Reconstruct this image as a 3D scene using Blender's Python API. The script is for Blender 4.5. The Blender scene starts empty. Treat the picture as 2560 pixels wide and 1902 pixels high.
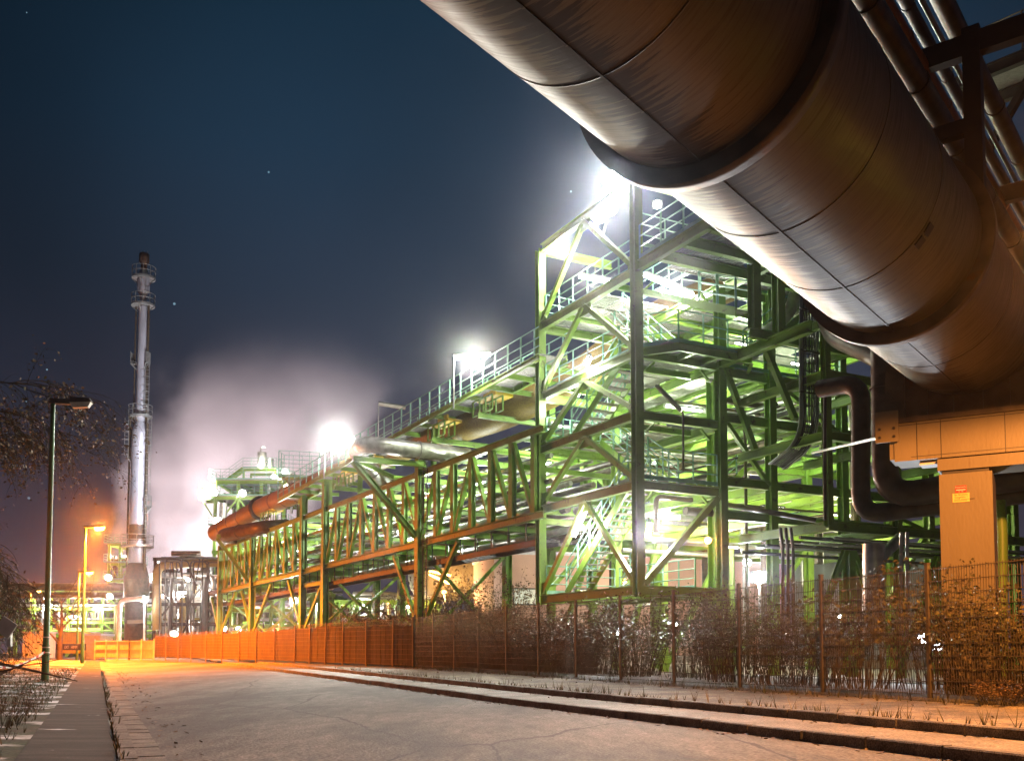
import bpy, math, random
from mathutils import Vector as V, Matrix
random.seed(7)
S = bpy.context.scene
col = S.collection
UP = V((0, 0, 1))

# ------------------------------------------------------------ camera, sky, exposure
PITCH = math.radians(3.5); F = 2450.0; HOR = 1630.0
AX = HOR - F * math.tan(PITCH)
CAM = V((0, 0, 1.0))
cd = bpy.data.cameras.new('camera'); cam = bpy.data.objects.new('camera', cd); col.objects.link(cam)
cam.location = CAM; cam.rotation_euler = (math.pi / 2 + PITCH, 0, 0)
cd.sensor_width = 36; cd.lens = 36 * F / 2560; cd.shift_y = (AX - 951) / 2560
cd.clip_start = 0.05; cd.clip_end = 3000
S.camera = cam
S.view_settings.view_transform = 'Standard'; S.view_settings.look = 'None'
S.view_settings.exposure = -0.2; S.view_settings.gamma = 1
S.cycles.use_denoising = True
S.cycles.max_bounces = 6; S.cycles.diffuse_bounces = 3; S.cycles.glossy_bounces = 3
S.cycles.transparent_max_bounces = 6; S.cycles.volume_bounces = 1
S.cycles.sample_clamp_indirect = 6; S.cycles.caustics_reflective = False; S.cycles.caustics_refractive = False
S.cycles.volume_max_steps = 96; S.cycles.volume_step_rate = 1.0

w = bpy.data.worlds.new('World'); S.world = w; w.use_nodes = True
nt = w.node_tree; N = nt.nodes; L = nt.links
bg = N['Background']; bg.inputs[1].default_value = 1.0
tc = N.new('ShaderNodeTexCoord'); sx = N.new('ShaderNodeSeparateXYZ'); L.new(tc.outputs['Generated'], sx.inputs[0])
rp = N.new('ShaderNodeValToRGB'); L.new(sx.outputs['Z'], rp.inputs[0])
els = [(0.0, (.11, .085, .115)), (.12, (.043, .040, .060)), (.22, (.023, .026, .043)), (.34, (.012, .0195, .034)),
       (.46, (.0065, .0165, .031)), (.58, (.0032, .011, .021)), (1.0, (.002, .007, .014))]
cr = rp.color_ramp
cr.elements[0].position = els[0][0]; cr.elements[0].color = els[0][1] + (1,)
cr.elements[1].position = 1.0; cr.elements[1].color = els[-1][1] + (1,)
for p, c in els[1:-1]:
    e = cr.elements.new(p); e.color = c + (1,)
# a faint night haze that is brighter over the works, and a few stars
nz = N.new('ShaderNodeTexNoise'); nz.inputs['Scale'].default_value = 2.2; nz.inputs['Detail'].default_value = 3
L.new(tc.outputs['Generated'], nz.inputs['Vector'])
mr = N.new('ShaderNodeMapRange'); mr.inputs[1].default_value = .3; mr.inputs[2].default_value = .7
mr.inputs[3].default_value = .82; mr.inputs[4].default_value = 1.2; L.new(nz.outputs['Fac'], mr.inputs[0])
dt = N.new('ShaderNodeVectorMath'); dt.operation = 'DOT_PRODUCT'; dt.inputs[1].default_value = V((.06, .86, .5)).normalized()
L.new(tc.outputs['Generated'], dt.inputs[0])
gl = N.new('ShaderNodeMapRange'); gl.interpolation_type = 'SMOOTHSTEP'; gl.inputs[1].default_value = .86; gl.inputs[2].default_value = 1.0
gl.inputs[3].default_value = 1.0; gl.inputs[4].default_value = 2.3; L.new(dt.outputs['Value'], gl.inputs[0])
m1 = N.new('ShaderNodeMath'); m1.operation = 'MULTIPLY'; L.new(mr.outputs[0], m1.inputs[0]); L.new(gl.outputs[0], m1.inputs[1])
mx = N.new('ShaderNodeVectorMath'); mx.operation = 'SCALE'; L.new(rp.outputs['Color'], mx.inputs[0]); L.new(m1.outputs[0], mx.inputs['Scale'])
vo = N.new('ShaderNodeTexVoronoi'); vo.inputs['Scale'].default_value = 26; L.new(tc.outputs['Generated'], vo.inputs['Vector'])
st = N.new('ShaderNodeMath'); st.operation = 'LESS_THAN'; st.inputs[1].default_value = .03; L.new(vo.outputs['Distance'], st.inputs[0])
sc = N.new('ShaderNodeVectorMath'); sc.operation = 'SCALE'; sc.inputs[0].default_value = (.2, .34, .42); L.new(st.outputs[0], sc.inputs['Scale'])
ad = N.new('ShaderNodeVectorMath'); ad.operation = 'ADD'; L.new(mx.outputs[0], ad.inputs[0]); L.new(sc.outputs[0], ad.inputs[1])
L.new(ad.outputs[0], bg.inputs[0])

# ------------------------------------------------------------ helpers
def ray(px, py):
    xc = (px - 1280) / F; yc = (AX - py) / F
    return V((xc, math.cos(PITCH) - yc * math.sin(PITCH), math.sin(PITCH) + yc * math.cos(PITCH)))
def P(px, py, Y):                      # survey point: sight line through the photo at ground distance Y
    r = ray(px, py); return CAM + r * (Y / r.y)
PD = V((.607, .795, 0)).normalized()   # direction of the big pipe
PE = V((PD.y, -PD.x, 0))
def Q(px, py, t):
    r = ray(px, py); return CAM + r * (t / r.dot(PD))
RU = V((-.3896, .921, 0)); RV = V((.921, .3896, 0))      # along / across the road
def gz(p):
    s = p.dot(RU); return .0065 * min(max(s - 18, 0), 75)
def R(v, s, z=0):
    p = RV * v + RU * s; return V((p.x, p.y, gz(p) + z))

class MB:
    def __init__(self): self.v = []; self.f = []; self.s = []
    def add(self, vs, fs, smooth=False):
        o = len(self.v); self.v += [tuple(x) for x in vs]
        for f in fs: self.f.append(tuple(i + o for i in f)); self.s.append(smooth)
    def box(self, c, a, b, d):         # half vectors
        c = V(c); vs = [c + a * i + b * j + d * k for k in (-1, 1) for j in (-1, 1) for i in (-1, 1)]
        self.add(vs, [(0, 2, 3, 1), (4, 5, 7, 6), (0, 1, 5, 4), (2, 6, 7, 3), (0, 4, 6, 2), (1, 3, 7, 5)])
    def frame(self, p, q, up):
        d = (q - p).normalized(); s = d.cross(up)
        if s.length < 1e-4: s = d.cross(V((1, .37, 0)))
        s.normalize(); return d, s, s.cross(d)
    def bar(self, p, q, w, h, up=UP):
        p = V(p); q = V(q); d, s, u = self.frame(p, q, up)
        self.box((p + q) / 2, (q - p) / 2, s * w / 2, u * h / 2)
    def beam(self, p, q, w, h, up=UP, t=None):      # I-section, w flange width, h depth
        p = V(p); q = V(q); d, s, u = self.frame(p, q, up); t = t or max(.015, h * .07); e = t * .6
        pr = [(-w/2, -h/2), (w/2, -h/2), (w/2, -h/2+t), (e/2, -h/2+t), (e/2, h/2-t), (w/2, h/2-t), (w/2, h/2), (-w/2, h/2),
              (-w/2, h/2-t), (-e/2, h/2-t), (-e/2, -h/2+t), (-w/2, -h/2+t)]
        vs = [p + s * a + u * b for a, b in pr] + [q + s * a + u * b for a, b in pr]
        fs = [(i, (i+1) % 12, 12 + (i+1) % 12, 12 + i) for i in range(12)]
        fs += [(11, 2, 1, 0), (10, 9, 4, 3), (8, 7, 6, 5), (12, 13, 14, 23), (15, 16, 21, 22), (17, 18, 19, 20)]
        self.add(vs, fs)
    def tube(self, pts, r, n=8, caps=True, rs=None, smooth=True):
        pts = [V(p) for p in pts]; k = len(pts); vs = []; pu = None
        for i, p in enumerate(pts):
            d = (pts[min(i+1, k-1)] - pts[max(i-1, 0)]).normalized()
            if pu is None:
                a = UP if abs(d.z) < .9 else V((1, 0, 0)); pu = d.cross(a).normalized()
            else:
                pu = (pu - d * pu.dot(d)).normalized()
            b = d.cross(pu); rr = rs[i] if rs else r
            if 0 < i < k - 1:          # keep the bore through a mitre
                c = (pts[i] - pts[i-1]).normalized().dot(d); rr = rr / max(.75, c)
            for j in range(n):
                t = 2 * math.pi * j / n; vs.append(p + pu * (math.cos(t) * rr) + b * (math.sin(t) * rr))
        fs = [(i*n + j, i*n + (j+1) % n, (i+1)*n + (j+1) % n, (i+1)*n + j) for i in range(k-1) for j in range(n)]
        self.add(vs, fs, smooth)
        if caps:
            self.add(vs[:n], [tuple(range(n-1, -1, -1))]); self.add(vs[-n:], [tuple(range(n))])
    def quad(self, a, b, c, d): self.add([a, b, c, d], [(0, 1, 2, 3)])
    def build(self, name, mat, parent=None, kind=None):
        me = bpy.data.meshes.new(name); me.from_pydata(self.v, [], self.f)
        me.polygons.foreach_set('use_smooth', self.s); me.update()
        o = bpy.data.objects.new(name, me); col.objects.link(o); me.materials.append(mat)
        if parent is not None:
            o.parent = parent; o.matrix_parent_inverse = Matrix.Translation(parent.location).inverted() if parent.rotation_euler[:] == (0, 0, 0) else parent.matrix_basis.inverted()
        if kind: o['kind'] = kind
        return o

def bend(pts, r, n=5):                 # rounds the corners of a pipe run
    pts = [V(p) for p in pts]; out = [pts[0]]
    for i in range(1, len(pts) - 1):
        a = (pts[i-1] - pts[i]); b = (pts[i+1] - pts[i]); q = min(r, a.length * .49, b.length * .49)
        p0 = pts[i] + a.normalized() * q; p1 = pts[i] + b.normalized() * q
        for k in range(n + 1):
            t = k / n; out.append(p0 * (1-t)**2 + pts[i] * 2*t*(1-t) + p1 * t*t)
    out.append(pts[-1]); return out

def tag(o, label, cat, group=None, kind=None):
    o['label'] = label; o['category'] = cat
    if group: o['group'] = group
    if kind: o['kind'] = kind
    return o
def thing(name, loc, label, cat, group=None):
    o = bpy.data.objects.new(name, None); o.empty_display_size = .2; col.objects.link(o); o.location = loc
    return tag(o, label, cat, group)
def part(name, mat, parent, fn, label=None):
    m = MB(); fn(m); o = m.build(name, mat, parent)
    if label: o['label'] = label
    return o
def copy_tree(o, parent=None):
    c = o.copy(); col.objects.link(c)
    if parent: c.parent = parent
    for ch in o.children:
        copy_tree(ch, c)
    return c
def single(name, mat, label, cat, fn, group=None, kind=None):
    m = MB(); fn(m); o = m.build(name, mat); return tag(o, label, cat, group, kind)

# ------------------------------------------------------------ materials
def mat(name, c, rough=.5, metal=0., c2=None, scale=3., thr=(.35, .65), bump=0., bscale=40., stretch=(1, 1, 1), coord='Object', rust=None, rthr=(.62, .7), rscale=2.2, spec=.5):
    m = bpy.data.materials.new(name); m.use_nodes = True; nt = m.node_tree; N = nt.nodes; L = nt.links
    b = N['Principled BSDF']; b.inputs['Roughness'].default_value = rough; b.inputs['Metallic'].default_value = metal
    b.inputs['Specular IOR Level'].default_value = spec
    tc = N.new('ShaderNodeTexCoord'); mp = N.new('ShaderNodeMapping'); mp.inputs['Scale'].default_value = stretch
    L.new(tc.outputs[coord], mp.inputs[0])
    c2 = c2 or tuple(x * .72 for x in c)
    n1 = N.new('ShaderNodeTexNoise'); n1.inputs['Scale'].default_value = scale; n1.inputs['Detail'].default_value = 5; L.new(mp.outputs[0], n1.inputs['Vector'])
    r1 = N.new('ShaderNodeMapRange'); r1.inputs[1].default_value = thr[0]; r1.inputs[2].default_value = thr[1]; L.new(n1.outputs['Fac'], r1.inputs[0])
    x = N.new('ShaderNodeMix'); x.data_type = 'RGBA'; x.inputs[6].default_value = c + (1,); x.inputs[7].default_value = c2 + (1,)
    L.new(r1.outputs[0], x.inputs[0]); out = x.outputs[2]
    if rust:
        n2 = N.new('ShaderNodeTexNoise'); n2.inputs['Scale'].default_value = rscale; n2.inputs['Detail'].default_value = 8; n2.inputs['Roughness'].default_value = .7
        L.new(mp.outputs[0], n2.inputs['Vector'])
        r2 = N.new('ShaderNodeMapRange'); r2.inputs[1].default_value = rthr[0]; r2.inputs[2].default_value = rthr[1]; L.new(n2.outputs['Fac'], r2.inputs[0])
        y = N.new('ShaderNodeMix'); y.data_type = 'RGBA'; L.new(r2.outputs[0], y.inputs[0]); L.new(out, y.inputs[6]); y.inputs[7].default_value = rust + (1,)
        out = y.outputs[2]
    L.new(out, b.inputs['Base Color'])
    if bump:
        n3 = N.new('ShaderNodeTexNoise'); n3.inputs['Scale'].default_value = bscale; n3.inputs['Detail'].default_value = 4; L.new(mp.outputs[0], n3.inputs['Vector'])
        bp = N.new('ShaderNodeBump'); bp.inputs['Strength'].default_value = bump; bp.inputs['Distance'].default_value = .02
        L.new(n3.outputs['Fac'], bp.inputs['Height']); L.new(bp.outputs[0], b.inputs['Normal'])
    return m
def emit(name, c, s):
    m = bpy.data.materials.new(name); m.use_nodes = True; b = m.node_tree.nodes['Principled BSDF']
    b.inputs['Base Color'].default_value = (.8, .8, .8, 1); b.inputs['Emission Color'].default_value = c + (1,); b.inputs['Emission Strength'].default_value = s
    return m

GREEN = mat('green steel paint', (.205, .345, .045), .45, rust=(.07, .04, .015), rthr=(.58, .70), rscale=3.0, scale=1.2, c2=(.14, .26, .03))
MINT = mat('mint rail paint', (.20, .40, .30), .4, c2=(.15, .32, .24))
GRATE = mat('galvanised grating', (.30, .30, .26), .5, .3, scale=9, c2=(.22, .22, .19))
TREAD = mat('galvanised tread', (.30, .27, .22), .5, .2)
CLAD = mat('aluminium cladding', (.58, .57, .53), .36, .6, scale=2.5, c2=(.30, .29, .26))
DARKPIPE = mat('weathered dark pipe', (.11, .085, .055), .45, .3, scale=3, c2=(.06, .045, .03), rust=(.14, .06, .02), bump=.15, bscale=14)
OCHRE = mat('ochre duct wrap', (.22, .155, .03), .55, .0, scale=14, stretch=(1, 1, 1), c2=(.15, .095, .02), bump=.2, bscale=30)
YELLOW = mat('yellow sheet metal', (.75, .52, .03), .45, c2=(.6, .4, .03))
CREAM = mat('cream portal paint', (.21, .175, .105), .5, scale=1.1, c2=(.165, .135, .078), rust=(.08, .045, .025), rthr=(.60, .76), rscale=2.4, stretch=(1, 1, .32), bump=.12, bscale=24)
STEELDK = mat('dark steel', (.045, .04, .035), .5, .3)
GALV = mat('galvanised steel', (.45, .46, .45), .38, .7, c2=(.34, .35, .34))
STACKM = mat('stack steel', (.46, .47, .54), .40, .35, scale=1.1, c2=(.33, .33, .38), rust=(.16, .09, .06), rthr=(.64, .78), rscale=.6, stretch=(1, 1, .3))
SOOT = mat('sooty steel', (.06, .045, .035), .6, .2, c2=(.10, .06, .04))
POLEGREEN = mat('green lamp post paint', (.035, .13, .035), .35, c2=(.03, .10, .03))
LAMPGREY = mat('luminaire housing', (.10, .10, .09), .5)
BOWL = mat('unlit lamp bowl', (.75, .70, .62), .2)
CABLE = mat('black cable sheath', (.035, .033, .03), .35)
FENCEM = mat('fence wire', (.13, .115, .08), .5, .2, c2=(.075, .06, .04))
CONC = mat('concrete', (.32, .30, .27), .85, bump=.3, bscale=30)
WALLP = mat('pink render', (.42, .27, .22), .85, scale=.6, c2=(.34, .22, .18))
WALLW = mat('grey profiled sheet', (.42, .45, .50), .6, scale=.8, c2=(.34, .36, .42))
BARK = mat('bark', (.07, .045, .03), .85, c2=(.04, .028, .018))
TWIG = mat('twigs', (.07, .056, .028), .85, c2=(.04, .032, .016))
LEAF = mat('leaves green', (.075, .085, .03), .5, scale=.9, c2=(.11, .09, .03))
LEAFB = mat('withered leaves', (.19, .11, .055), .6, scale=1.5, c2=(.10, .065, .03))
WHITEP = mat('white paint', (.75, .75, .72), .5)
REDP = mat('red paint', (.55, .03, .02), .5)
SIGNY = mat('yellow sign', (.80, .58, .16), .45, c2=(.78, .56, .15))
BLACKP = mat('black lettering', (.02, .02, .02), .6)
GATEM = mat('grey gate sheet', (.55, .50, .46), .55, c2=(.45, .40, .36))
CONT = mat('container paint', (.45, .36, .22), .6, rust=(.15, .07, .03))
E_WHITE = emit('white lamp glass', (1, .97, .88), 18)
E_HOT = emit("floodlight glass", (.93, .96, 1), 40)
E_COOL = emit('cool lamp glass', (.86, .92, 1), 20)
E_SOD = emit('sodium lamp glass', (1, .50, .08), 18)
C_WHITE = (1, .97, .86); C_GRN = (.86, 1, .72); C_COOL = (.88, .93, 1); C_SOD = (1, .21, .014); C_AMB = (1, .34, .07)

def light(loc, power, c, parent, r=.12):
    d = bpy.data.lights.new('lamp_light', 'POINT'); d.energy = power; d.color = c; d.shadow_soft_size = r
    o = bpy.data.objects.new('lamp_light', d); col.objects.link(o); o.location = loc
    if parent is not None: o.parent = parent; o.matrix_parent_inverse = Matrix.Translation(parent.location).inverted()
    return o

# ------------------------------------------------------------ ground, road, pavements
def ground_mat(name, c, c2, sc1, fine, rough, bump, snow=None, snowthr=(.56, .60), stretch=(1, 1, 1), crack=0):
    m = bpy.data.materials.new(name); m.use_nodes = True; nt = m.node_tree; N = nt.nodes; L = nt.links; b = N['Principled BSDF']
    tc = N.new('ShaderNodeTexCoord'); mp = N.new('ShaderNodeMapping'); mp.inputs['Rotation'].default_value = (0, 0, math.radians(-22.9))
    mp.inputs['Scale'].default_value = stretch
    L.new(tc.outputs['Object'], mp.inputs[0])
    a = N.new('ShaderNodeTexNoise'); a.inputs['Scale'].default_value = sc1; a.inputs['Detail'].default_value = 6; a.inputs['Roughness'].default_value = .65; L.new(mp.outputs[0], a.inputs['Vector'])
    f = N.new('ShaderNodeTexNoise'); f.inputs['Scale'].default_value = fine; f.inputs['Detail'].default_value = 2; L.new(tc.outputs['Object'], f.inputs['Vector'])
    r = N.new('ShaderNodeMapRange'); r.inputs[1].default_value = .43; r.inputs[2].default_value = .58; L.new(a.outputs['Fac'], r.inputs[0])
    x = N.new('ShaderNodeMix'); x.data_type = 'RGBA'; x.inputs[6].default_value = c + (1,); x.inputs[7].default_value = c2 + (1,); L.new(r.outputs[0], x.inputs[0])
    r2 = N.new('ShaderNodeMapRange'); r2.inputs[1].default_value = .3; r2.inputs[2].default_value = .7; r2.inputs[3].default_value = .35; r2.inputs[4].default_value = 1.75; L.new(f.outputs['Fac'], r2.inputs[0])
    y = N.new('ShaderNodeVectorMath'); y.operation = 'SCALE'; L.new(x.outputs[2], y.inputs[0]); L.new(r2.outputs[0], y.inputs['Scale']); out = y.outputs[0]
    if crack:
        vo = N.new('ShaderNodeTexVoronoi'); vo.feature = 'DISTANCE_TO_EDGE'; vo.inputs['Scale'].default_value = crack
        wv = N.new('ShaderNodeVectorMath'); wv.operation = 'ADD'; L.new(mp.outputs[0], wv.inputs[0]); L.new(a.outputs['Color'], wv.inputs[1]); L.new(wv.outputs[0], vo.inputs['Vector'])
        lt = N.new('ShaderNodeMath'); lt.operation = 'LESS_THAN'; lt.inputs[1].default_value = .0035; L.new(vo.outputs['Distance'], lt.inputs[0])
        z = N.new('ShaderNodeMix'); z.data_type = 'RGBA'; z.inputs[7].default_value = (.035, .032, .03, 1); L.new(lt.outputs[0], z.inputs[0]); L.new(out, z.inputs[6]); out = z.outputs[2]
    if snow:
        s = N.new('ShaderNodeTexNoise'); s.inputs['Scale'].default_value = snow; s.inputs['Detail'].default_value = 7; s.inputs['Roughness'].default_value = .6; L.new(mp.outputs[0], s.inputs['Vector'])
        q = N.new('ShaderNodeMapRange'); q.inputs[1].default_value = snowthr[0]; q.inputs[2].default_value = snowthr[1]; L.new(s.outputs['Fac'], q.inputs[0])
        z = N.new('ShaderNodeMix'); z.data_type = 'RGBA'; z.inputs[7].default_value = (.75, .77, .80, 1); L.new(q.outputs[0], z.inputs[0]); L.new(out, z.inputs[6]); out = z.outputs[2]
    g = N.new('ShaderNodeTexNoise'); g.inputs['Scale'].default_value = 3.2; g.inputs['Detail'].default_value = 8; g.inputs['Roughness'].default_value = .75; L.new(mp.outputs[0], g.inputs['Vector'])
    gr = N.new('ShaderNodeMapRange'); gr.inputs[1].default_value = .32; gr.inputs[2].default_value = .68; gr.inputs[3].default_value = .55; gr.inputs[4].default_value = 1.5; L.new(g.outputs['Fac'], gr.inputs[0])
    gm = N.new('ShaderNodeVectorMath'); gm.operation = 'SCALE'; L.new(out, gm.inputs[0]); L.new(gr.outputs[0], gm.inputs['Scale']); out = gm.outputs[0]
    L.new(out, b.inputs['Base Color']); b.inputs['Roughness'].default_value = rough
    bp = N.new('ShaderNodeBump'); bp.inputs['Strength'].default_value = bump; bp.inputs['Distance'].default_value = .01; L.new(f.outputs['Fac'], bp.inputs['Height']); L.new(bp.outputs[0], b.inputs['Normal'])
    return m
ASPH = ground_mat('asphalt', (.13, .124, .112), (.048, .046, .043), .30, 30, .80, 1.6, stretch=(1.6, .45, 1), crack=.13)  # patchy tone: old tar, with contrast standing in for reflected lamplight
STRIP = ground_mat('old parking asphalt', (.20, .185, .155), (.12, .11, .09), .8, 36, .75, 1.1)
PAVE = ground_mat('pavement', (.17, .15, .11), (.085, .075, .055), .7, 36, .85, .9, crack=.4)
WALK = ground_mat('wet slab footpath', (.055, .05, .043), (.028, .026, .023), .9, 70, .9, .6, snow=1.1, snowthr=(.66, .675), stretch=(.6, 2.2, 1))
VERGE = ground_mat('verge with thin snow', (.035, .05, .018), (.05, .04, .022), 1.6, 22, .9, 1.0, snow=1.15, snowthr=(.50, .64))
SOIL = ground_mat('bare soil', (.07, .055, .04), (.045, .04, .028), .3, 15, .95, 1.0)
KERB = ground_mat('kerb stone', (.15, .14, .12), (.08, .074, .062), 1.5, 60, .75, .6)

def strip(name, m, prof, s0, s1, step=2.0):
    b = MB(); k = len(prof); n = int((s1 - s0) / step) + 1
    vs = [R(v, s0 + i * step, z) for i in range(n) for v, z in prof]
    fs = [(i*k + j, i*k + j + 1, (i+1)*k + j + 1, (i+1)*k + j) for i in range(n-1) for j in range(k-1)]
    b.add(vs, fs); return b.build(name, m, None, 'structure')
def kerb(name, v0, v1, z0, z1, s0, s1, L=1.0):
    b = MB(); s = s0
    while s < s1:
        a = [(v0, z0), (v0, z1 - .015), (v0 + .015, z1), (v1, z1), (v1, z0)]
        o = random.uniform(-.007, .007)
        vs = [R(v + o, s + .012, z + o) for v, z in a] + [R(v + o, s + L - .012, z + o * .4) for v, z in a]
        b.add(vs, [(0, 1, 6, 5), (1, 2, 7, 6), (2, 3, 8, 7), (3, 4, 9, 8), (4, 3, 2, 1, 0), (5, 6, 7, 8, 9)]); s += L
    return b.build(name, KERB, None, 'structure')
b = MB(); xs = [-600, -300, -150] + [x * 10 for x in range(-10, 11)] + [150, 300, 600]; ys = [-200, -100] + [y * 10 for y in range(-5, 16)] + [200, 300, 500, 900]
vs = [V((x, y, gz(V((x, y, 0))) - .12)) for y in ys for x in xs]; k = len(xs)
b.add(vs, [(i*k + j, i*k + j + 1, (i+1)*k + j + 1, (i+1)*k + j) for i in range(len(ys)-1) for j in range(k-1)]); b.build('ground', SOIL, None, 'structure')
strip('road', ASPH, [(.62, .0), (2.5, .03), (4.5, .04), (7.36, .0)], -30, 92)
b = MB()
b.add([R(v, s, .012) for s in (60, 71) for v in (-70, -40, -20, .62)], [(0, 1, 5, 4), (1, 2, 6, 5), (2, 3, 7, 6)]); b.build('side_road', ASPH, None, 'structure')
kerb('gutter_stones', .34, .62, -.1, .012, -20, 66, .5)
kerb('path_kerb', .33, .19, -.1, .10, -20, 66, 1.0)
strip('footpath', WALK, [(-.62, .09), (.19, .085)], -30, 68)
strip('grass_verge', VERGE, [(-45, .35), (-12, .22), (-4, .16), (-1.6, .14), (-.62, .095)], -20, 72)
kerb('road_kerb', 7.36, 7.50, -.1, .12, -20, 70, 1.0)
strip('parking_strip', STRIP, [(7.50, .105), (8.76, .10)], -30, 90)
kerb('pavement_kerb', 8.76, 8.88, -.1, .22, -20, 70, 1.0)
strip('pavement', PAVE, [(8.88, .205), (11.7, .22), (12.0, .24)], -30, 90)
strip('yard_slab', CONC, [(17, .14), (60, .10)], -30, 75, 5)
strip('planting_bed', SOIL, [(12.0, .25), (12.5, .31), (16.5, .30), (22, .1)], -30, 88)

# short grass and weeds on the verge and along the pavement edge: nobody could count it
random.seed(3); b = MB()
for i in range(5200):
    if i < 3300:
        v = -.7 - abs(random.gauss(0, 2.6)); s = random.uniform(3, 45)
        if s < 12 and random.random() < .3: s += 12
    elif i < 4500: v = 11.95 + random.gauss(0, .16); s = random.uniform(4, 66)
    else: v = random.choice((8.9, .17, 8.9)) + abs(random.gauss(0, .05)); s = random.uniform(4, 40)
    p = R(v, s, .12 if v < 1 else .20); h = random.uniform(.04, .13) * (1.6 if v > 11 else 1) * (random.choice((1, 1, 2)) if v > 8 else 1)
    for k in range(3):
        a = random.uniform(0, 6.28); d = V((math.cos(a), math.sin(a), 0)); sd = V((-d.y, d.x, 0)) * .007
        b.add([p - sd, p + sd, p + d * h * .6 + UP * h], [(0, 1, 2)])
b.build('verge_grass', LEAF, None, 'stuff')['label'] = 'short weedy grass tufts along the verge and pavement edges'

b = MB()
for i in range(1500):
    u = random.random()
    if u < .45: v = 7.3 - abs(random.gauss(0, .12)); z = .008
    elif u < .7: v = 8.72 - abs(random.gauss(0, .15)); z = .108
    elif u < .85: v = .7 + abs(random.gauss(0, .25)); z = .02
    else: v = random.uniform(8.9, 12); z = .228
    p = R(v, random.uniform(3, 45), z); a = random.uniform(0, 6.28); d = V((math.cos(a), math.sin(a), random.uniform(.0, .4))) * random.uniform(.02, .05); e = V((-d.y, d.x, random.uniform(-.01, .02))) * .5
    b.add([p - d, p - e, p + d, p + e], [(0, 1, 2, 3)])
b.build('fallen_leaves', LEAFB, None, 'stuff')['label'] = 'dead leaves and grit gathered along the kerbs'

# ------------------------------------------------------------ mesh fence along the right-hand pavement
FV = 12.25; S0 = 11.85; PW = 2.51
fence = thing('mesh_fence', R(FV, S0, .3), 'rusty double-rod mesh fence running the length of the right-hand pavement', 'fence')
def fence_panel_mesh():
    b = MB(); n = 50
    for i in range(n):
        x = .03 + i * (2.45 / (n - 1)); b.bar(V((x, 0, .04)), V((x, 0, 2.06)), .0075, .0075, V((0, 1, 0)))
    for j in range(11):
        z = .06 + j * .197
        for y in (-.009, .009): b.bar(V((.0, y, z)), V((2.51, y, z)), .010, .010)
    return b
def mesh_of(b, name, m):
    me = bpy.data.meshes.new(name); me.from_pydata(b.v, [], b.f); me.update(); me.materials.append(m); return me
pm = mesh_of(fence_panel_mesh(), 'panel', FENCEM)
b = MB(); b.bar(V((0, 0, -.4)), V((0, 0, 2.12)), .06, .06, V((0, 1, 0))); b.bar(V((0, 0, 2.12)), V((0, 0, 2.14)), .07, .07, V((0, 1, 0)))
for z in (.25, .85, 1.45, 1.95): b.box(V((0, -.04, z)), V((.03, 0, 0)), V((0, .012, 0)), V((0, 0, .025)))
pp = mesh_of(b, 'post', FENCEM)
random.seed(11)
def place(me, name, p, ang, parent, tilt=0):
    o = bpy.data.objects.new(name, me); col.objects.link(o); o.parent = parent; o.matrix_parent_inverse = Matrix.Translation(parent.location).inverted()
    o.location = p; o.rotation_euler = (0, tilt, ang); return o
ang = math.atan2(RU.y, RU.x)
fpts = [R(FV, S0 + PW * k, .29) for k in range(-3, 12)]
for k, p in enumerate(fpts):
    place(pp, 'post', p, ang, fence)
    if k < len(fpts) - 1: place(pm, 'panel', p + UP * random.uniform(-.02, .03), ang, fence, random.uniform(-.006, .006))
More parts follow.
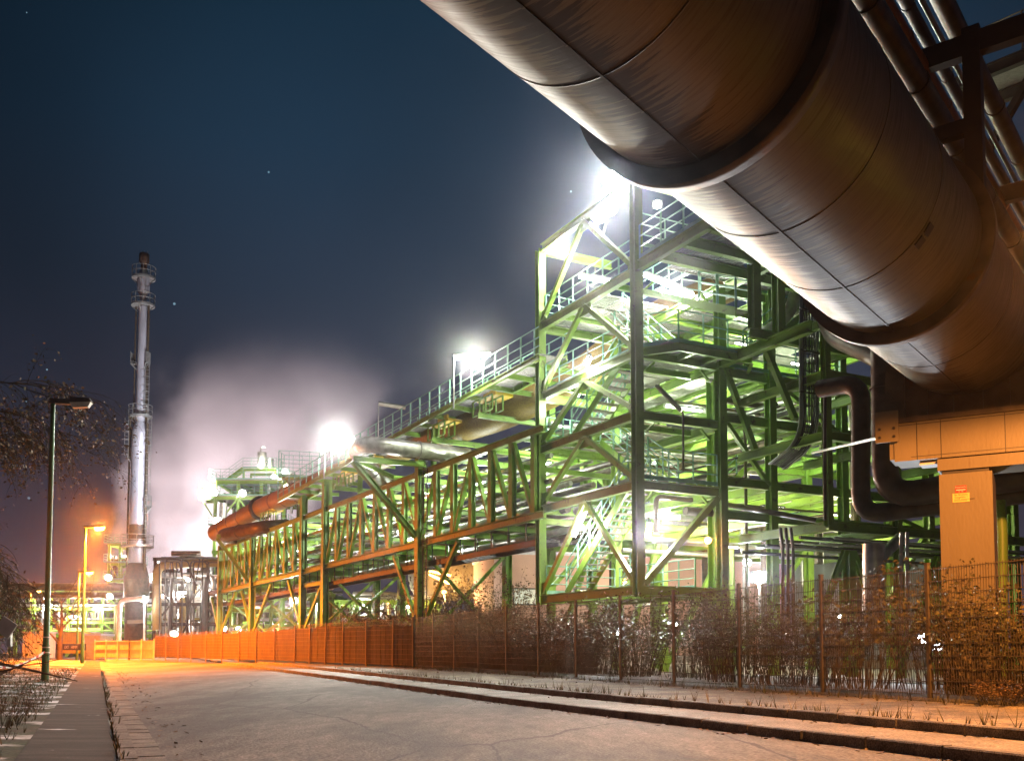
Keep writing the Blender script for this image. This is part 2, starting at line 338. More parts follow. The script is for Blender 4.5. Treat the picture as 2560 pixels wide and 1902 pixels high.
# the fence bends left with the road; this older stretch is lower and backed with brown matting
poly = [fpts[-1]] + [P(px, 1600, Y) for px, Y in ((985, 42.5), (860, 47.0), (740, 53.0), (600, 60), (480, 66), (388, 71.5))]
for p in poly: p.z = 0
run = []
for p, q in zip(poly, poly[1:]):
    n = max(1, round((q - p).length / 2.5)); run += [p + (q - p) * (i / n) for i in range(n)]
run.append(poly[-1])
scr = thing('screen_fence', run[0], 'older leaning mesh fence backed with brown matting, bending across the end of the road', 'fence')
MATTING = mat('brown reed matting', (.12, .09, .05), .9, c2=(.055, .038, .02), scale=2.2, stretch=(9, 9, .6), bump=.5, bscale=30)
RUSTW = mat('rusty wire', (.26, .17, .09), .55, .2)
nr = len(run) - 1
for k in range(nr):
    p, q = run[k], run[k + 1]; z0 = gz(p) + .28; z1 = gz(q) + .28; h = 2.03 - .42 * (k / nr) + random.uniform(-.05, .05); t = random.uniform(-.07, .07)
    d = (q - p); e = V((d.y, -d.x, 0)).normalized() * (-1 if V((d.y, -d.x, 0)).y > 0 else 1)
    if e.y > 0: e = -e
    A = V((p.x, p.y, z0)); C = V((q.x, q.y, z1))
    def wires(m):
        for j in range(10): z = .06 + (h - .08) * j / 9; m.bar(A + UP * z + e * .04, C + UP * z + e * .04, .014, .014)
        for j in range(22): c = A.lerp(C, (j + .5) / 22); m.bar(c + UP * .03 + e * .04, c + UP * h + e * .04, .008, .008, d.normalized())
    pn = part('panel', RUSTW, scr, wires)
    def matf(m):
        n = 12; top = [h - .1 - random.uniform(0, .10) for _ in range(n + 1)]
        if k < 3: top = [x - .15 for x in top]
        for j in range(n):
            a0 = A.lerp(C, j / n); c0 = A.lerp(C, (j + 1) / n); b0 = -e * random.uniform(.0, .03)
            vs = [a0 + b0, c0 + b0, c0 + b0 + UP * top[j + 1], a0 + b0 + UP * top[j]]; vs += [v - e * .02 for v in vs]
            m.add(vs, [(0, 1, 2, 3), (7, 6, 5, 4), (3, 2, 6, 7), (0, 3, 7, 4), (1, 5, 6, 2)])
    part('matting', MATTING, pn, matf)
    part('post', RUSTW, scr, lambda m: m.bar(A + e * .06 - UP * .3, A + e * .06 + UP * (h + .06) + d.normalized() * t, .06, .06, d.normalized()))
# gate at the end of the road
ga = V((run[-1].x - .1, run[-1].y + .1, 0)); gb = P(238, 1600, 77); gb.z = 0; gd = (gb - ga)
gate = thing('works_gate', ga, 'pale sheet-metal double gate closing the works at the end of the road', 'gate')
for i in range(5):
    p = ga + gd * (i / 5 + .008); q = ga + gd * ((i + 1) / 5 - .008); c = (p + q) / 2; z0 = gz(c) + .16
    part('leaf', GATEM, gate, lambda m: [m.box(V((c.x, c.y, z0 + .66)), (q - p) / 2, V((0, .02, 0)), UP * .66)] + [m.bar(V((p.x, p.y - .04, z0 + z)), V((q.x, q.y - .04, z0 + z)), .04, .06) for z in (.08, .66, 1.27)])
for i in range(6):
    p = ga + gd * (i / 5); z0 = gz(p)
    part('post', STEELDK if i == 2 else GALV, gate, lambda m: m.bar(V((p.x, p.y - .03, z0)), V((p.x, p.y - .03, z0 + 1.62)), .11, .11))

# ------------------------------------------------------------ shrubs and trees
def stem(b, p, d, L, r, n=4, droop=.0, curl=.25, sides=3):
    pts = [p]; rs = [r]; d = d.normalized()
    for i in range(n):
        d = (d + V((random.gauss(0, curl), random.gauss(0, curl), random.gauss(0, curl) - droop)) * .45).normalized()
        pts.append(pts[-1] + d * L / n); rs.append(r * (1 - .8 * (i + 1) / n))
    b.tube(pts, r, sides, False, rs, False); return pts
def leaf(b, p, s):
    a = V((random.gauss(0, 1), random.gauss(0, 1), random.gauss(0, .6))).normalized(); c = a.cross(V((random.gauss(0, 1), random.gauss(0, 1), random.gauss(0, 1)))).normalized()
    b.add([p, p + a * s * .5 + c * s * .3, p + a * s, p + a * s * .5 - c * s * .3], [(0, 1, 2, 3)])
def shrub_meshes(seed, h, r, ns, nl, lsz, twigs=5, lowleaf=.35):
    random.seed(seed); st = MB(); lf = MB(); tips = []
    for i in range(ns):
        a = random.uniform(0, 6.28); q = random.random() ** .6 * r * .62
        p = V((math.cos(a) * q, math.sin(a) * q, 0)); lean = V((math.cos(a), math.sin(a), 0)) * random.uniform(.05, .42)
        hh = h * random.uniform(.55, 1.08); pts = stem(st, p, UP + lean, hh, random.uniform(.006, .014), 5, .03, .16)
        for k in range(twigs):
            j = random.randint(2, 5); t = random.uniform(.25, .6) * h * .32
            tp = stem(st, pts[j], V((random.gauss(0, 1), random.gauss(0, 1), random.uniform(.1, 1.2))), t, .004, 3, .05, .4); tips += tp[1:]
    for i in range(nl):
        p = random.choice(tips)
        if p.z < h * lowleaf and random.random() < .75: continue
        leaf(lf, p + V((random.gauss(0, .05), random.gauss(0, .05), random.gauss(0, .05))), random.uniform(.6, 1.3) * lsz)
    return mesh_of(st, 'stems', TWIG), mesh_of(lf, 'leaves', LEAF)
SH = [shrub_meshes(20 + i, 2.05, 1.15, 72, 1900, .085, 7, .42) for i in range(4)]
SHB = [shrub_meshes(40 + i, 3.4, 1.9, 60, 2600, .085, 7, .25) for i in range(3)]
def shrub(mesh, p, sc, rot, label, group, leafmat=None):
    o = thing('shrub', p, label, 'shrub', group); o.scale = (sc[0], sc[0], sc[1]); o.rotation_euler = (0, 0, rot)
    for me, nm in zip(mesh, ('stems', 'leaves')):
        c = bpy.data.objects.new(nm, me); col.objects.link(c); c.parent = o
        if nm == 'leaves' and leafmat: c.material_slots[0].link = 'OBJECT'; c.material_slots[0].material = leafmat
    return o
random.seed(5)
LB1 = 'dense upright thicket of thin bare stems with small leaves, just behind the mesh fence'
for k in range(22):
    s = 5.0 + k * 1.42 + random.uniform(-.3, .3); v = 13.9 + random.uniform(-.4, .7)
    shrub(SH[k % 4], R(v, s, .28), (random.uniform(.8, 1.1), random.uniform(.78, 1.08)), random.uniform(0, 6.28), LB1, 'thicket shrubs behind the mesh fence')
for k in range(36):
    s = 27 + k * .62; v = 13.6 + random.uniform(-.2, .3)
    shrub(SH[k % 4], R(v, s, .25), (random.uniform(.9, 1.15), random.uniform(.72, .92)), random.uniform(0, 6.28), 'low dark bush crowding the mesh fence from behind, below the bridge', 'low dark bushes along the far half of the fence', LEAFB)
for k in range(14):
    s = 34 + k * 2.7; v = 13.6 + random.uniform(-.3, 1.2)
    shrub(SHB[k % 3], R(v, s, .25), (random.uniform(.8, 1.05), random.uniform(.62, .85)), random.uniform(0, 6.28),
          'brown leafy bush rising over the fence below the truss bridge', 'brown bushes below the truss bridge', LEAFB)
for k, (px, Y, sc) in enumerate([(1240, 41, 1.15), (1130, 46, 1.2), (1050, 50, 1.0), (980, 56, 1.15), (900, 60, 1.0), (1190, 52, 1.3)]):
    p = P(px, 1600, Y); p.z = gz(p) + .1
    shrub(SHB[k % 3], p, (sc, sc), k * 1.3, 'tall straggly bush with pale withered leaves under the truss bridge', 'tall straggly bushes under the bridge', LEAFB)
for k, (px, py, h) in enumerate([(2545, 1745, .9), (2440, 1745, .7), (2505, 1760, .55)]):
    r = ray(px, py); p = CAM + r * (.75 / -r.z) if r.z < 0 else R(12, 10)
    shrub(SH[k], V((p.x, p.y, .24)), (.42, .3 * h), k, ['tangle of thin orange-lit brush at the fence foot, at the picture edge', 'low dry brush at the fence foot before the portal column', 'small broad-leaved weed clump on the pavement edge'][k], None, LEAFB)

def tree(name, p, h, r, seed, label, droop=.25, spread=1.0, lean=V((0, 0, 0)), nl=2500, lsz=.07, levels=4, leafm=LEAFB, nb=6):
    random.seed(seed); tr = MB(); cr = MB(); lf = MB(); tips = []
    t = thing(name, p, label, 'tree')
    pts = [p]; n = 7; d = (UP + lean).normalized(); rs = [r]
    for i in range(n):
        d = (d + V((random.gauss(0, .07), random.gauss(0, .07), .05))).normalized(); pts.append(pts[-1] + d * h * .62 / n); rs.append(r * (1 - .72 * (i + 1) / n))
    tr.tube(pts, r, 8, True, rs)
    def grow(p, d, L, rad, lev):
        m = tr if lev <= 1 else cr
        q = stem(m, p, d, L, rad, 5, droop * (.35 + .35 * lev), .22, 4 if lev < 2 else 3)
        if lev >= 2: tips.extend(q[2:])
        if lev < levels:
            for k in range(nb if lev < levels - 1 else nb + 2):
                j = random.randint(1, 5)
                dd = (q[min(j + 1, 5)] - q[j - 1]).normalized() + V((random.gauss(0, .6), random.gauss(0, .6), random.gauss(.0, .4)))
                grow(q[j], dd, L * random.uniform(.4, .66), rad * .5, lev + 1)
    for i in range(nb + 4):
        j = random.randint(2, n); a = random.uniform(0, 6.28)
        grow(pts[j], V((math.cos(a) * spread, math.sin(a) * spread, random.uniform(.3, 1.0))), h * random.uniform(.26, .42), rs[j] * .6, 1)
    for i in range(nl): leaf(lf, random.choice(tips) + V((random.gauss(0, .1), random.gauss(0, .1), random.gauss(0, .1))), random.uniform(.6, 1.4) * lsz)
    tr.build('trunk', BARK, t); c = cr.build('branches', TWIG, t); lf.build('leaves', leafm, t); return t
def gp(px, Y, z=.15): p = P(px, 1600, Y); p.z = gz(p) + z; return p
tree('weeping_tree', gp(-480, 34), 15.5, .30, 4, 'big weeping winter tree behind the dark green lamp post', .30, 1.0, V((.08, 0, 0)), 26000, .13, 4, LEAFB, 9)
tree('weeping_tree', gp(-320, 47), 9.5, .2, 9, 'lower bare tree with orange-lit twigs behind the weeping tree', .22, 1.1, V((0, 0, 0)), 8000, .11, 4, LEAFB, 8)
tree('bare_tree', gp(150, 66), 6.0, .2, 12, 'small bare forked tree before the lit pipe rack at the road end', .02, .8, V((.12, 0, 0)), 60, .06, 3, LEAFB, 5)
random.seed(21)
for k, (px, Y, sc, zz) in enumerate([(5, 11.4, .26, .12), (-50, 13.5, .45, .2), (-60, 21, .45, .2), (-10, 33, .55, .28)]):
    p = gp(px, Y); shrub(SHB[k % 3], p, (sc, zz), k * 2.1, 'dark pile of brush and thin branches on the snowy verge', 'brush piles on the snowy verge', LEAFB)
def branch(m):
    stem(m, gp(-110, 22, .9), V((1, .25, -.22)), 2.6, .06, 6, .03, .1, 6); stem(m, gp(-110, 20, .5), V((1, .1, .0)), 2.0, .03, 6, .02, .2, 5); stem(m, gp(-60, 19, .3), V((.8, .3, .5)), 1.5, .025, 6, .02, .2, 5)
single('fallen_branch', BARK, 'thick fallen branch with side shoots lying on the verge', 'branch', branch)

# ------------------------------------------------------------ stair tower
TN = V((.885, .466, 0)).normalized(); TT = V((-TN.y, TN.x, 0))
A0 = P(1597, 1469, 31); ZL = [P(1597, y, 31).z for y in (1474, 1211, 1036, 882, 678, 450)]
A0 = V((A0.x, A0.y, 0))
def T(n, t, z): p = A0 + TN * n + TT * t; return V((p.x, p.y, z))
WA, WB = 3.4, 6.3
tower = thing('stair_tower', T(0, 0, ZL[0]), 'lime green open steel stair tower, blazing with lamps, hanging beside the truss bridge', 'stair tower')
def col_part(n, t, z0, z1, w=.30, par=None): part('column', GREEN, par or tower, lambda m: m.beam(T(n, t, z0), T(n, t, z1), w, w, TT))
def beam_part(a, b, w=.20, h=.30, par=None, name='beam'): part(name, GREEN, par or tower, lambda m: m.beam(a, b, w, h))
for n, t in ((0, 0), (0, WB)): col_part(n, t, ZL[0] - .2, ZL[5])
col_part(WA, 0, .2, ZL[4]); col_part(WA, WB, .2, ZL[4])
for z in ZL:
    k = ZL.index(z)
    beam_part(T(0, .16, z), T(0, WB - .16, z))
    if k not in (4,): beam_part(T(.16, 0, z), T(WA - .16, 0, z))
    beam_part(T(.16, WB, z), T(WA - .16, WB, z))
    if k < 5: beam_part(T(WA, .16, z), T(WA, WB - .16, z))
for k in range(5):                     # inverted-V bracing of the face beside the bridge
    z0, z1 = ZL[k] + .15, ZL[k + 1] - .16; mid = T(0, WB * .5, z1 + .05)
    for t in (.2, WB - .2):
        part('brace', GREEN, tower, lambda m: m.bar(T(0, t, z0 + .1), mid, .16, .16, TN))
    part('gusset_plate', GREEN, tower, lambda m: m.box(T(-.01, WB * .5, z1 - .12), TT * .42, TN * .012, UP * .2))
    for t in (.25, WB - .25):
        def gus(m, t=t):
            m.box(T(-.01, t, z0 + .2), TT * .2, TN * .012, UP * .26)
            for i in range(6): m.box(T(-.03, t + (i % 2 - .5) * .18, z0 + .05 + (i // 2) * .14), TT * .015, TN * .012, UP * .015)
        part('gusset_plate', GREEN, tower, gus)
part('brace', GREEN, tower, lambda m: m.bar(T(.2, 0, ZL[0] + .2), T(WA - .2, 0, ZL[1] - .2), .2, .2, TT))
part('brace', GREEN, tower, lambda m: m.bar(T(.2, WB, ZL[0] + .2), T(WA - .2, WB, ZL[1] - .2), .16, .16, TT))
for k, zz in ((1, 0), (2, 0), (3, 0), (4, 0)):   # haunches under the deck beams
    for n in (.4, WA - .4): part('bracket', GREEN, tower, lambda m: m.bar(T(n, .12, ZL[k] - .5), T(n - (.35 if n > 1 else -.35), .12, ZL[k] - .18), .06, .1, TT))

def rail(m, pts, h=1.05, sp=1.0, toe=True):
    pts = [V(p) for p in pts]
    for a, b in zip(pts, pts[1:]):
        d = b - a; k = max(1, round(d.length / sp))
        for i in range(k + 1):
            p = a + d * (i / k); m.bar(p, p + UP * h, .055, .03, d.normalized() + V((0, 0, .001)))
        for z in (h, h * .67, h * .36): m.tube([a + UP * z, b + UP * z], .022, 5)
        if toe and abs(d.z) < .1: m.bar(a + UP * .07, b + UP * .07, .012, .13)
def grating(m, a, b, c, d, t=.04):     # a deck panel seen as separate bearing bars
    m.add([a, b, c, d, a - UP*t, b - UP*t, c - UP*t, d - UP*t], [(0, 1, 2, 3), (7, 6, 5, 4), (0, 4, 5, 1), (1, 5, 6, 2), (2, 6, 7, 3), (3, 7, 4, 0)])
def deck(n0, n1, t0, t1, z, par, holes=.0, seed=1):
    rnd = random.Random(seed)
    def fn(m):
        k = max(1, round((n1 - n0) / 1.1)); j = max(1, round((t1 - t0) / 1.1))
        for i in range(k):
            for l in range(j):
                if rnd.random() < holes: continue
                a, b = n0 + (n1-n0)*i/k + .01, n0 + (n1-n0)*(i+1)/k - .01; c, d = t0 + (t1-t0)*l/j + .01, t0 + (t1-t0)*(l+1)/j - .01
                nb = 9
                for q in range(nb):
                    u = a + (b - a) * (q + .5) / nb; m.bar(T(u, c, z), T(u, d, z), .062 , .03)
                m.bar(T(a, c, z - .01), T(b, c, z - .01), .05, .05); m.bar(T(a, d, z - .01), T(b, d, z - .01), .05, .05)
    part('deck', GRATE, par, fn)
# landings and decks
deck(.2, 3.2, .2, 1.3, ZL[1] + .17, tower); deck(.2, 3.2, 4.9, 6.1, ZL[2] + .17, tower); deck(.2, 3.2, .2, 1.5, ZL[3] + .17, tower)
deck(.2, 3.2, 2.6, 6.1, ZL[4] + .17, tower); deck(.2, 3.2, 4.9, 6.1, ZL[0] + .17, tower); deck(1.4, 3.2, 1.5, 4.6, ZL[3] + .17, tower)
deck(2.3, 3.2, 1.4, 4.8, ZL[0] + .17, tower); deck(2.4, 3.2, 1.4, 4.8, ZL[2] + .17, tower)
def R_(pts, h=1.05): part('railing', MINT, tower, lambda m: rail(m, pts, h))
R_([T(.2, -.02, ZL[1] + .2), T(3.2, -.02, ZL[1] + .2)]); R_([T(.15, .3, ZL[1] + .2), T(.15, 1.3, ZL[1] + .2)])
R_([T(.15, 6.1, ZL[2] + .2), T(.15, 4.9, ZL[2] + .2)]); R_([T(.2, 6.15, ZL[2] + .2), T(3.2, 6.15, ZL[2] + .2)])
R_([T(.12, .2, ZL[4] + .2), T(.12, 6.1, ZL[4] + .2), T(3.2, 6.15, ZL[4] + .2)]); R_([T(.12, .2, ZL[3] + .2), T(.12, 6.1, ZL[3] + .2)])
R_([T(.15, 6.15, ZL[0] + .2), T(3.2, 6.15, ZL[0] + .2)]); R_([T(3.2, 1.2, ZL[0] + .2), T(3.2, 5.8, ZL[0] + .2)])
R_([T(.2, .05, ZL[4] + .9), T(3.2, .05, ZL[4] + .9)], 1.1)
# stair flights
def flight(n0, n1, ta, za, tb, zb):
    def fn(m):
        for n in (n0, n1): m.bar(T(n, ta, za), T(n, tb, zb), .05, .26)
    f = part('stair_flight', GREEN, tower, fn); k = max(3, round(abs(zb - za) / .2))
    for i in range(1, k):
        u = i / k; part('tread', TREAD, f, lambda m: m.box(T((n0 + n1) / 2, ta + (tb - ta) * u, za + (zb - za) * u), TN * ((n1 - n0) / 2 - .03), TT * .13, UP * .018))
    for n in (n0, n1): part('handrail', MINT, f, lambda m: rail(m, [T(n, ta, za + .1), T(n, tb, zb + .1)], 1.0, 1.1, False))
g = .17
flight(.45, 1.35, 5.2, ZL[0] + g, 1.2, ZL[1] + g); flight(1.7, 2.6, 1.3, ZL[1] + g, 4.8, ZL[2] + g)
flight(.45, 1.35, 4.8, ZL[2] + g, 1.6, ZL[3] + g); flight(1.7, 2.6, 1.4, ZL[3] + g, 4.6, ZL[4] + g)
flight(2.3, 3.1, .6, ZL[4] - .4, -2.1, ZL[4] - 1.6)
# projecting side platform with chamfered corners, one storey up
z = ZL[3] + .05; oc = [T(.2, -.05, z), T(.9, -1.0, z), T(3.9, -1.0, z), T(4.6, .0, z)]
plat = tower
def edge(m):
    for a, b in zip(oc, oc[1:]): m.beam(a, b, .12, .26)
    m.beam(T(1.6, -1.0, z), T(1.6, 0, z), .12, .22); m.beam(T(2.6, -1, z), T(2.6, 0, z), .12, .22)
part('platform_edge', GREEN, tower, edge)
part('deck', GRATE, tower, lambda m: [m.bar(T(.55 + i * .1, -.93, z + .14), T(.55 + i * .1, .0, z + .14), .068, .03) for i in range(38)])
R_([p + UP * .15 for p in oc])
# bottom frame joists
for t in (1.6, 3.15, 4.7): beam_part(T(.16, t, ZL[0]), T(WA - .16, t, ZL[0]), .14, .22)
for k in (2, 3, 4):
    for t in (1.4, 4.8): beam_part(T(.16, t, ZL[k]), T(WA - .16, t, ZL[k]), .12, .2)

# ------------------------------------------------------------ pipe rack behind and beside the tower
rack = thing('pipe_rack', T(5.2, 0, 0), 'big green multi-storey pipe rack behind the stair tower, half hidden by the giant pipe', 'pipe rack')
RN = [3.4, 5.6, 9.0, 13.5, 18.5]; RT = [0, 6.3, 11.5]; RZ = [ZL[1] - .75, ZL[1] + .4, ZL[2] + .3, ZL[3] - .15, ZL[4]]
def rbeam(a, b, w=.2, h=.32): part('beam', GREEN, rack, lambda m: m.beam(a, b, w, h))
for n in RN[1:]:
    for t in RT: part('column', GREEN, rack, lambda m: m.beam(T(n, t, .2), T(n, t, ZL[4] + (.0 if n > 6 else 1.0)), .30, .30, TT))
for n in RN[:1]: part('column', GREEN, rack, lambda m: m.beam(T(n + .05, 11.5, .2), T(n + .05, 11.5, ZL[4]), .3, .3, TT))
for z in RZ:
    for t in RT:
        for a, b in zip(RN, RN[1:]): rbeam(T(a + .16, t, z), T(b - .16, t, z))
    for n in RN[1:]:
        for a, b in zip(RT, RT[1:]): rbeam(T(n, a + .16, z), T(n, b - .16, z))
# forward bay with the corner column
EC = -4.1; zf = P(2053, 1308, 28.7).z; zu = zf + 2.15
for n in (4.05, 7.0, 11.5, 17.0):
    part('column', GREEN, rack, lambda m: m.beam(T(n, EC, zf if n < 5 else .2), T(n, EC, ZL[3] + .4), .22, .22, TT))
    if n > 5: part('column', GREEN, rack, lambda m: m.beam(T(n, EC + 2, .2), T(n, EC + 2, zf), .3, .3, TT))
for z in (zf, zu + .6, ZL[2] + .8, ZL[3] + .4):
    rbeam(T(4.05, EC, z), T(18, EC, z), .18, .28); rbeam(T(4.05, EC + .12, z), T(4.05, -.1, z), .18, .28)
    for n in (7.0, 11.5): rbeam(T(n, EC + .12, z), T(n, -.1, z), .18, .28)
for n, s in ((7.0, 1), (7.0, -1), (11.5, 1), (11.5, -1)):
    part('brace', GREEN, rack, lambda m: m.beam(T(n + s * .1, EC + 2, zf - .3), T(n + s * 2.0, EC + 2, .8), .18, .18, TT))
for i, (n0, n1, t, k) in enumerate([(3.5, 5.5, 0, 1), (5.7, 8.9, 6.3, 0), (9, 13.4, 6.3, 0), (3.5, 5.5, 6.3, 0), (5.7, 8.9, 0, 2), (9.1, 13.4, 0, 0), (3.5, 5.5, 11.5, 0), (5.7, 8.9, 11.5, 1)]):
    z0 = RZ[k]; z1 = RZ[k + 1]
    part('brace', GREEN, rack, lambda m: m.bar(T(n0, t, z1), T(n1, t, z0), .14, .14, TT))
    if k == 0: part('brace', GREEN, rack, lambda m: m.bar(T(n0, t, .4), T(n1, t, z0), .18, .18, TT))
for z in RZ[1:4]:
    for n in (4.5, 6.7, 7.8, 10.2, 11.6): rbeam(T(n, .1, z - .02), T(n, 6.2, z - .02), .12, .2)
for i, (a, b, c, d, z) in enumerate([(3.6, 5.4, .2, 6.1, RZ[3]), (5.8, 8.8, .2, 6.1, RZ[3]), (3.6, 8.8, 3.0, 6.1, RZ[2]), (3.6, 8.8, .2, 6.1, RZ[4]), (9.2, 13.3, .2, 6.1, RZ[4]), (5.8, 13.3, .2, 3, RZ[1]), (3.6, 5.4, 6.5, 11.3, RZ[3])]):
    deck(a, b, c, d, z + .19, rack, .12, i)
for pts in ([T(3.6, -.05, RZ[3] + .2), T(8.9, -.05, RZ[3] + .2)], [T(3.5, 6.2, RZ[4] + .2), T(9, 6.2, RZ[4] + .2)], [T(3.6, -.05, RZ[4] + .2), T(13, -.05, RZ[4] + .2)], [T(5.5, 6.3, RZ[1] + .2), T(13, 6.3, RZ[1] + .2)], [T(3.6, .1, RZ[4] + 1.2), T(3.6, 6, RZ[4] + 1.2)]):
    part('railing', MINT, rack, lambda m: rail(m, pts))
def rstair(n0, z0, n1, z1, t):
    f = part('stair_flight', GREEN, rack, lambda m: [m.bar(T(n0, tt, z0), T(n1, tt, z1), .05, .24) for tt in (t, t + .8)]); k = max(3, round(abs(z1 - z0) / .2))
    for i in range(1, k):
        u = i / k; part('tread', TREAD, f, lambda m: m.box(T(n0 + (n1 - n0) * u, t + .4, z0 + (z1 - z0) * u), TN * .12, TT * .38, UP * .018))
    part('handrail', MINT, f, lambda m: rail(m, [T(n0, t, z0 + .1), T(n1, t, z1 + .1)], 1.0, 1.0, False))
rstair(3.9, RZ[3] + .2, 7.6, RZ[4] + .2, -.6); rstair(6.0, RZ[1] + .2, 8.7, RZ[2] + .2, 3.3); rstair(3.2, .6, 6.2, RZ[0], 8.0)

# forward deck at the head of the tower
zd = ZL[4] + .12
for t in (-1.2, -2.4, -3.6): rbeam(T(.1, t, zd - .02), T(7.6, t, zd - .02), .2, .34)
part('edge_beam', GREEN, rack, lambda m: m.beam(T(0, -.18, zd), T(0, -3.7, zd), .18, .34)); part('edge_beam', GREEN, rack, lambda m: m.beam(T(3.6, -.1, zd - .04), T(3.6, -3.5, zd - .04), .18, .3))
deck(.1, 7.5, -3.6, -.05, zd + .2, rack, .05, 40)
part('railing', MINT, rack, lambda m: rail(m, [T(.0, -.2, zd + .22), T(.0, -3.6, zd + .22), T(7.5, -3.7, zd + .22)], 1.1))
for n in (2.8, 3.8): part('column', GREEN, rack, lambda m: m.beam(T(n, -2.4, ZL[3] + .5), T(n, -2.4, zd - .2), .3, .3, TT))
rbeam(T(2.6, -2.4, ZL[3] + .36), T(9, -2.4, ZL[3] + .36), .2, .3); rbeam(T(3.3, 1.2, ZL[3] + .1), T(3.3, -4.3, ZL[3] + .1), .22, .36)
part('column', GREEN, rack, lambda m: m.beam(T(4.36, 1.5, .2), T(4.36, 1.5, ZL[3]), .4, .4, TT))
for pa, pb in (((1812, 918, 32.5), (1893, 1140, 33.0)), ((1915, 872, 31), (1988, 1048, 30.4))): part('brace', GREEN, rack, lambda m: m.bar(P(*pa), P(*pb), .2, .16, TT))
for t in (1.6, 3.2, 4.8): rbeam(T(3.6, t, RZ[4] - .02), T(8.8, t, RZ[4] - .02), .14, .24)

# pipes lying in the rack
random.seed(31)
def rpipe(pts, r, m, label, group=None, n=10, rad=None):
    def fn(b):
        b.tube(bend(pts, rad or r * 3), r, n)
        for p, q in zip(pts, pts[1:]):
            p = V(p); q = V(q); d = (q - p); k = int(d.length / 2.2)
            for i in range(1, k): c = p + d * (i / k); b.tube([c - d.normalized() * .03, c + d.normalized() * .03], r * 1.12, n)
    return single('pipe', m, label, 'pipe', fn, group)
for k, z in enumerate(RZ[:4]):
    for i in range(6 if k < 3 else 4):
        t = random.uniform(.5, 10.8); r = random.choice((.07, .09, .12, .16, .22)); m = random.choice((CLAD, CLAD, DARKPIPE, GALV, GREEN))
        n1 = random.choice((9.5, 14, 19)); zz = z + .18 + r
        pts = [T(3.0 + random.uniform(0, 1.0), t, zz), T(n1, t, zz)]
        if random.random() < .45: pts.append(T(n1, t, zz + random.choice((-1.6, 1.9))))
        rpipe(pts, r, m, 'straight pipe lying on a cross beam deep inside the green pipe rack', 'pipes inside the green rack', 8)
for i in range(34):
    k = random.randrange(4); z = RZ[k] - random.uniform(.25, .75); r = random.choice((.03, .045, .06, .09, .12)); t = random.uniform(.2, 8.0); n0 = random.uniform(2.4, 6)
    if i % 3: pts = [T(n0, t, z), T(n0 + random.uniform(3, 8), t, z)] + ([T(n0 + random.uniform(3, 8), t, z - 1.2)] if i % 4 == 0 else [])
    else: pts = [T(n0 + 3, .2, z - .1), T(n0 + 3, 7.5, z - .1)]
    if len(pts) == 3: pts[2] = V((pts[1].x, pts[1].y, pts[2].z))
    rpipe(pts, r, random.choice((DARKPIPE, CABLE, GALV, DARKPIPE, CLAD)), 'slim pipe hung under a floor of the green pipe rack', 'slim pipes under the rack floors', 6)
for i in range(9):
    n = random.uniform(3.9, 12.5); t = random.uniform(.6, 10.5); r = random.choice((.06, .09, .14, .2)); m = random.choice((CLAD, DARKPIPE, GALV, GREEN))
    rpipe([T(n, t, .5), T(n, t, random.choice(RZ[1:4]) + .8), T(n + 1.2, t, random.choice(RZ[1:4]) + .8)] if i % 2 else [T(n, t, .4), T(n, t, random.choice(RZ[1:4]) + .5)], r, m,
          'vertical riser pipe standing inside the green pipe rack', 'riser pipes inside the green rack', 8)
for i in range(12):                    # small-bore pipes, trays and cables hung under the forward bay
    t = EC + .3 + i * .33; r = random.choice((.03, .045, .06)); zz = zf - .2 - random.uniform(0, .25)
    rpipe([T(3.6 + random.uniform(0, 1), t, zz), T(18, t, zz)], r, random.choice((CABLE, DARKPIPE, GALV)), 'thin line slung under the lowest forward beams of the green rack', 'thin lines under the forward beams', 6)
v1 = [P(2050, 972, 25.5), P(2152, 955, 24.5), P(2152, 1288, 24.5), P(2600, 1228, 22.0)]
rpipe(v1, .235, DARKPIPE, 'tall dark brown pipe dropping from an upper elbow, outermost of the two by the portal', None, 16, .55)
v2 = [P(2207, 700, 23.8), P(2213, 1243, 23.8), P(2420, 1213, 22.6), P(2640, 1180, 21.5)]
rpipe(v2, .31, DARKPIPE, 'thick dark vertical pipe turning with a smooth elbow behind the portal column', None, 18, .75)
rpipe([P(2062, 1300, 27.5), P(2062, 985, 27.5), P(2078, 960, 27.5), P(2125, 972, 26)], .05, DARKPIPE, 'slim conduit with a hooked top beside the corner column', None, 8, .15)
rpipe([P(2048, 735, 29.2), P(2078, 840, 28.4), P(2215, 905, 26)], .27, DARKPIPE, 'dark sloping pipe passing just under the giant pipe', None, 14, .6)
rpipe([P(1895, 845, 33), P(1975, 790, 33), P(2000, 690, 33)], .22, CLAD, 'silver pipe bend rising towards the giant pipe beside the cable ladder', None, 14, 1.0)
rpipe([P(1640, 1330, 34), P(1640, 1240, 34), P(1780, 1255, 34), P(2040, 1300, 33)], .09, DARKPIPE, 'bent brown pipe run just above the lit walkway', None, 10, .25)
rpipe([P(2185, 1360, 27), P(2185, 1600, 27)], .30, CLAD, 'fat silver riser going into the ground behind the mesh fence', None, 16, .5)
rpipe([P(2176, 1418, 28), P(2250, 1345, 29)], .17, CLAD, 'ribbed silver pipe slanting up from the fat riser', None, 12, .3)
for i, px in enumerate((2253, 2268)): rpipe([P(px, 1330, 26.5), P(px, 1600, 26.5)], .055, GALV, 'thin riser pipe, one of a close pair left of the portal column', 'paired thin risers by the portal', 8)
for i, px in enumerate((1957, 1970, 1983)): rpipe([P(px - 6, 1320, 28.4), P(px, 1380, 28.2), P(px, 1600, 28)], .05, DARKPIPE, 'brown conduit, one of three strapped side by side on stand-off bars', 'three strapped conduits', 8)
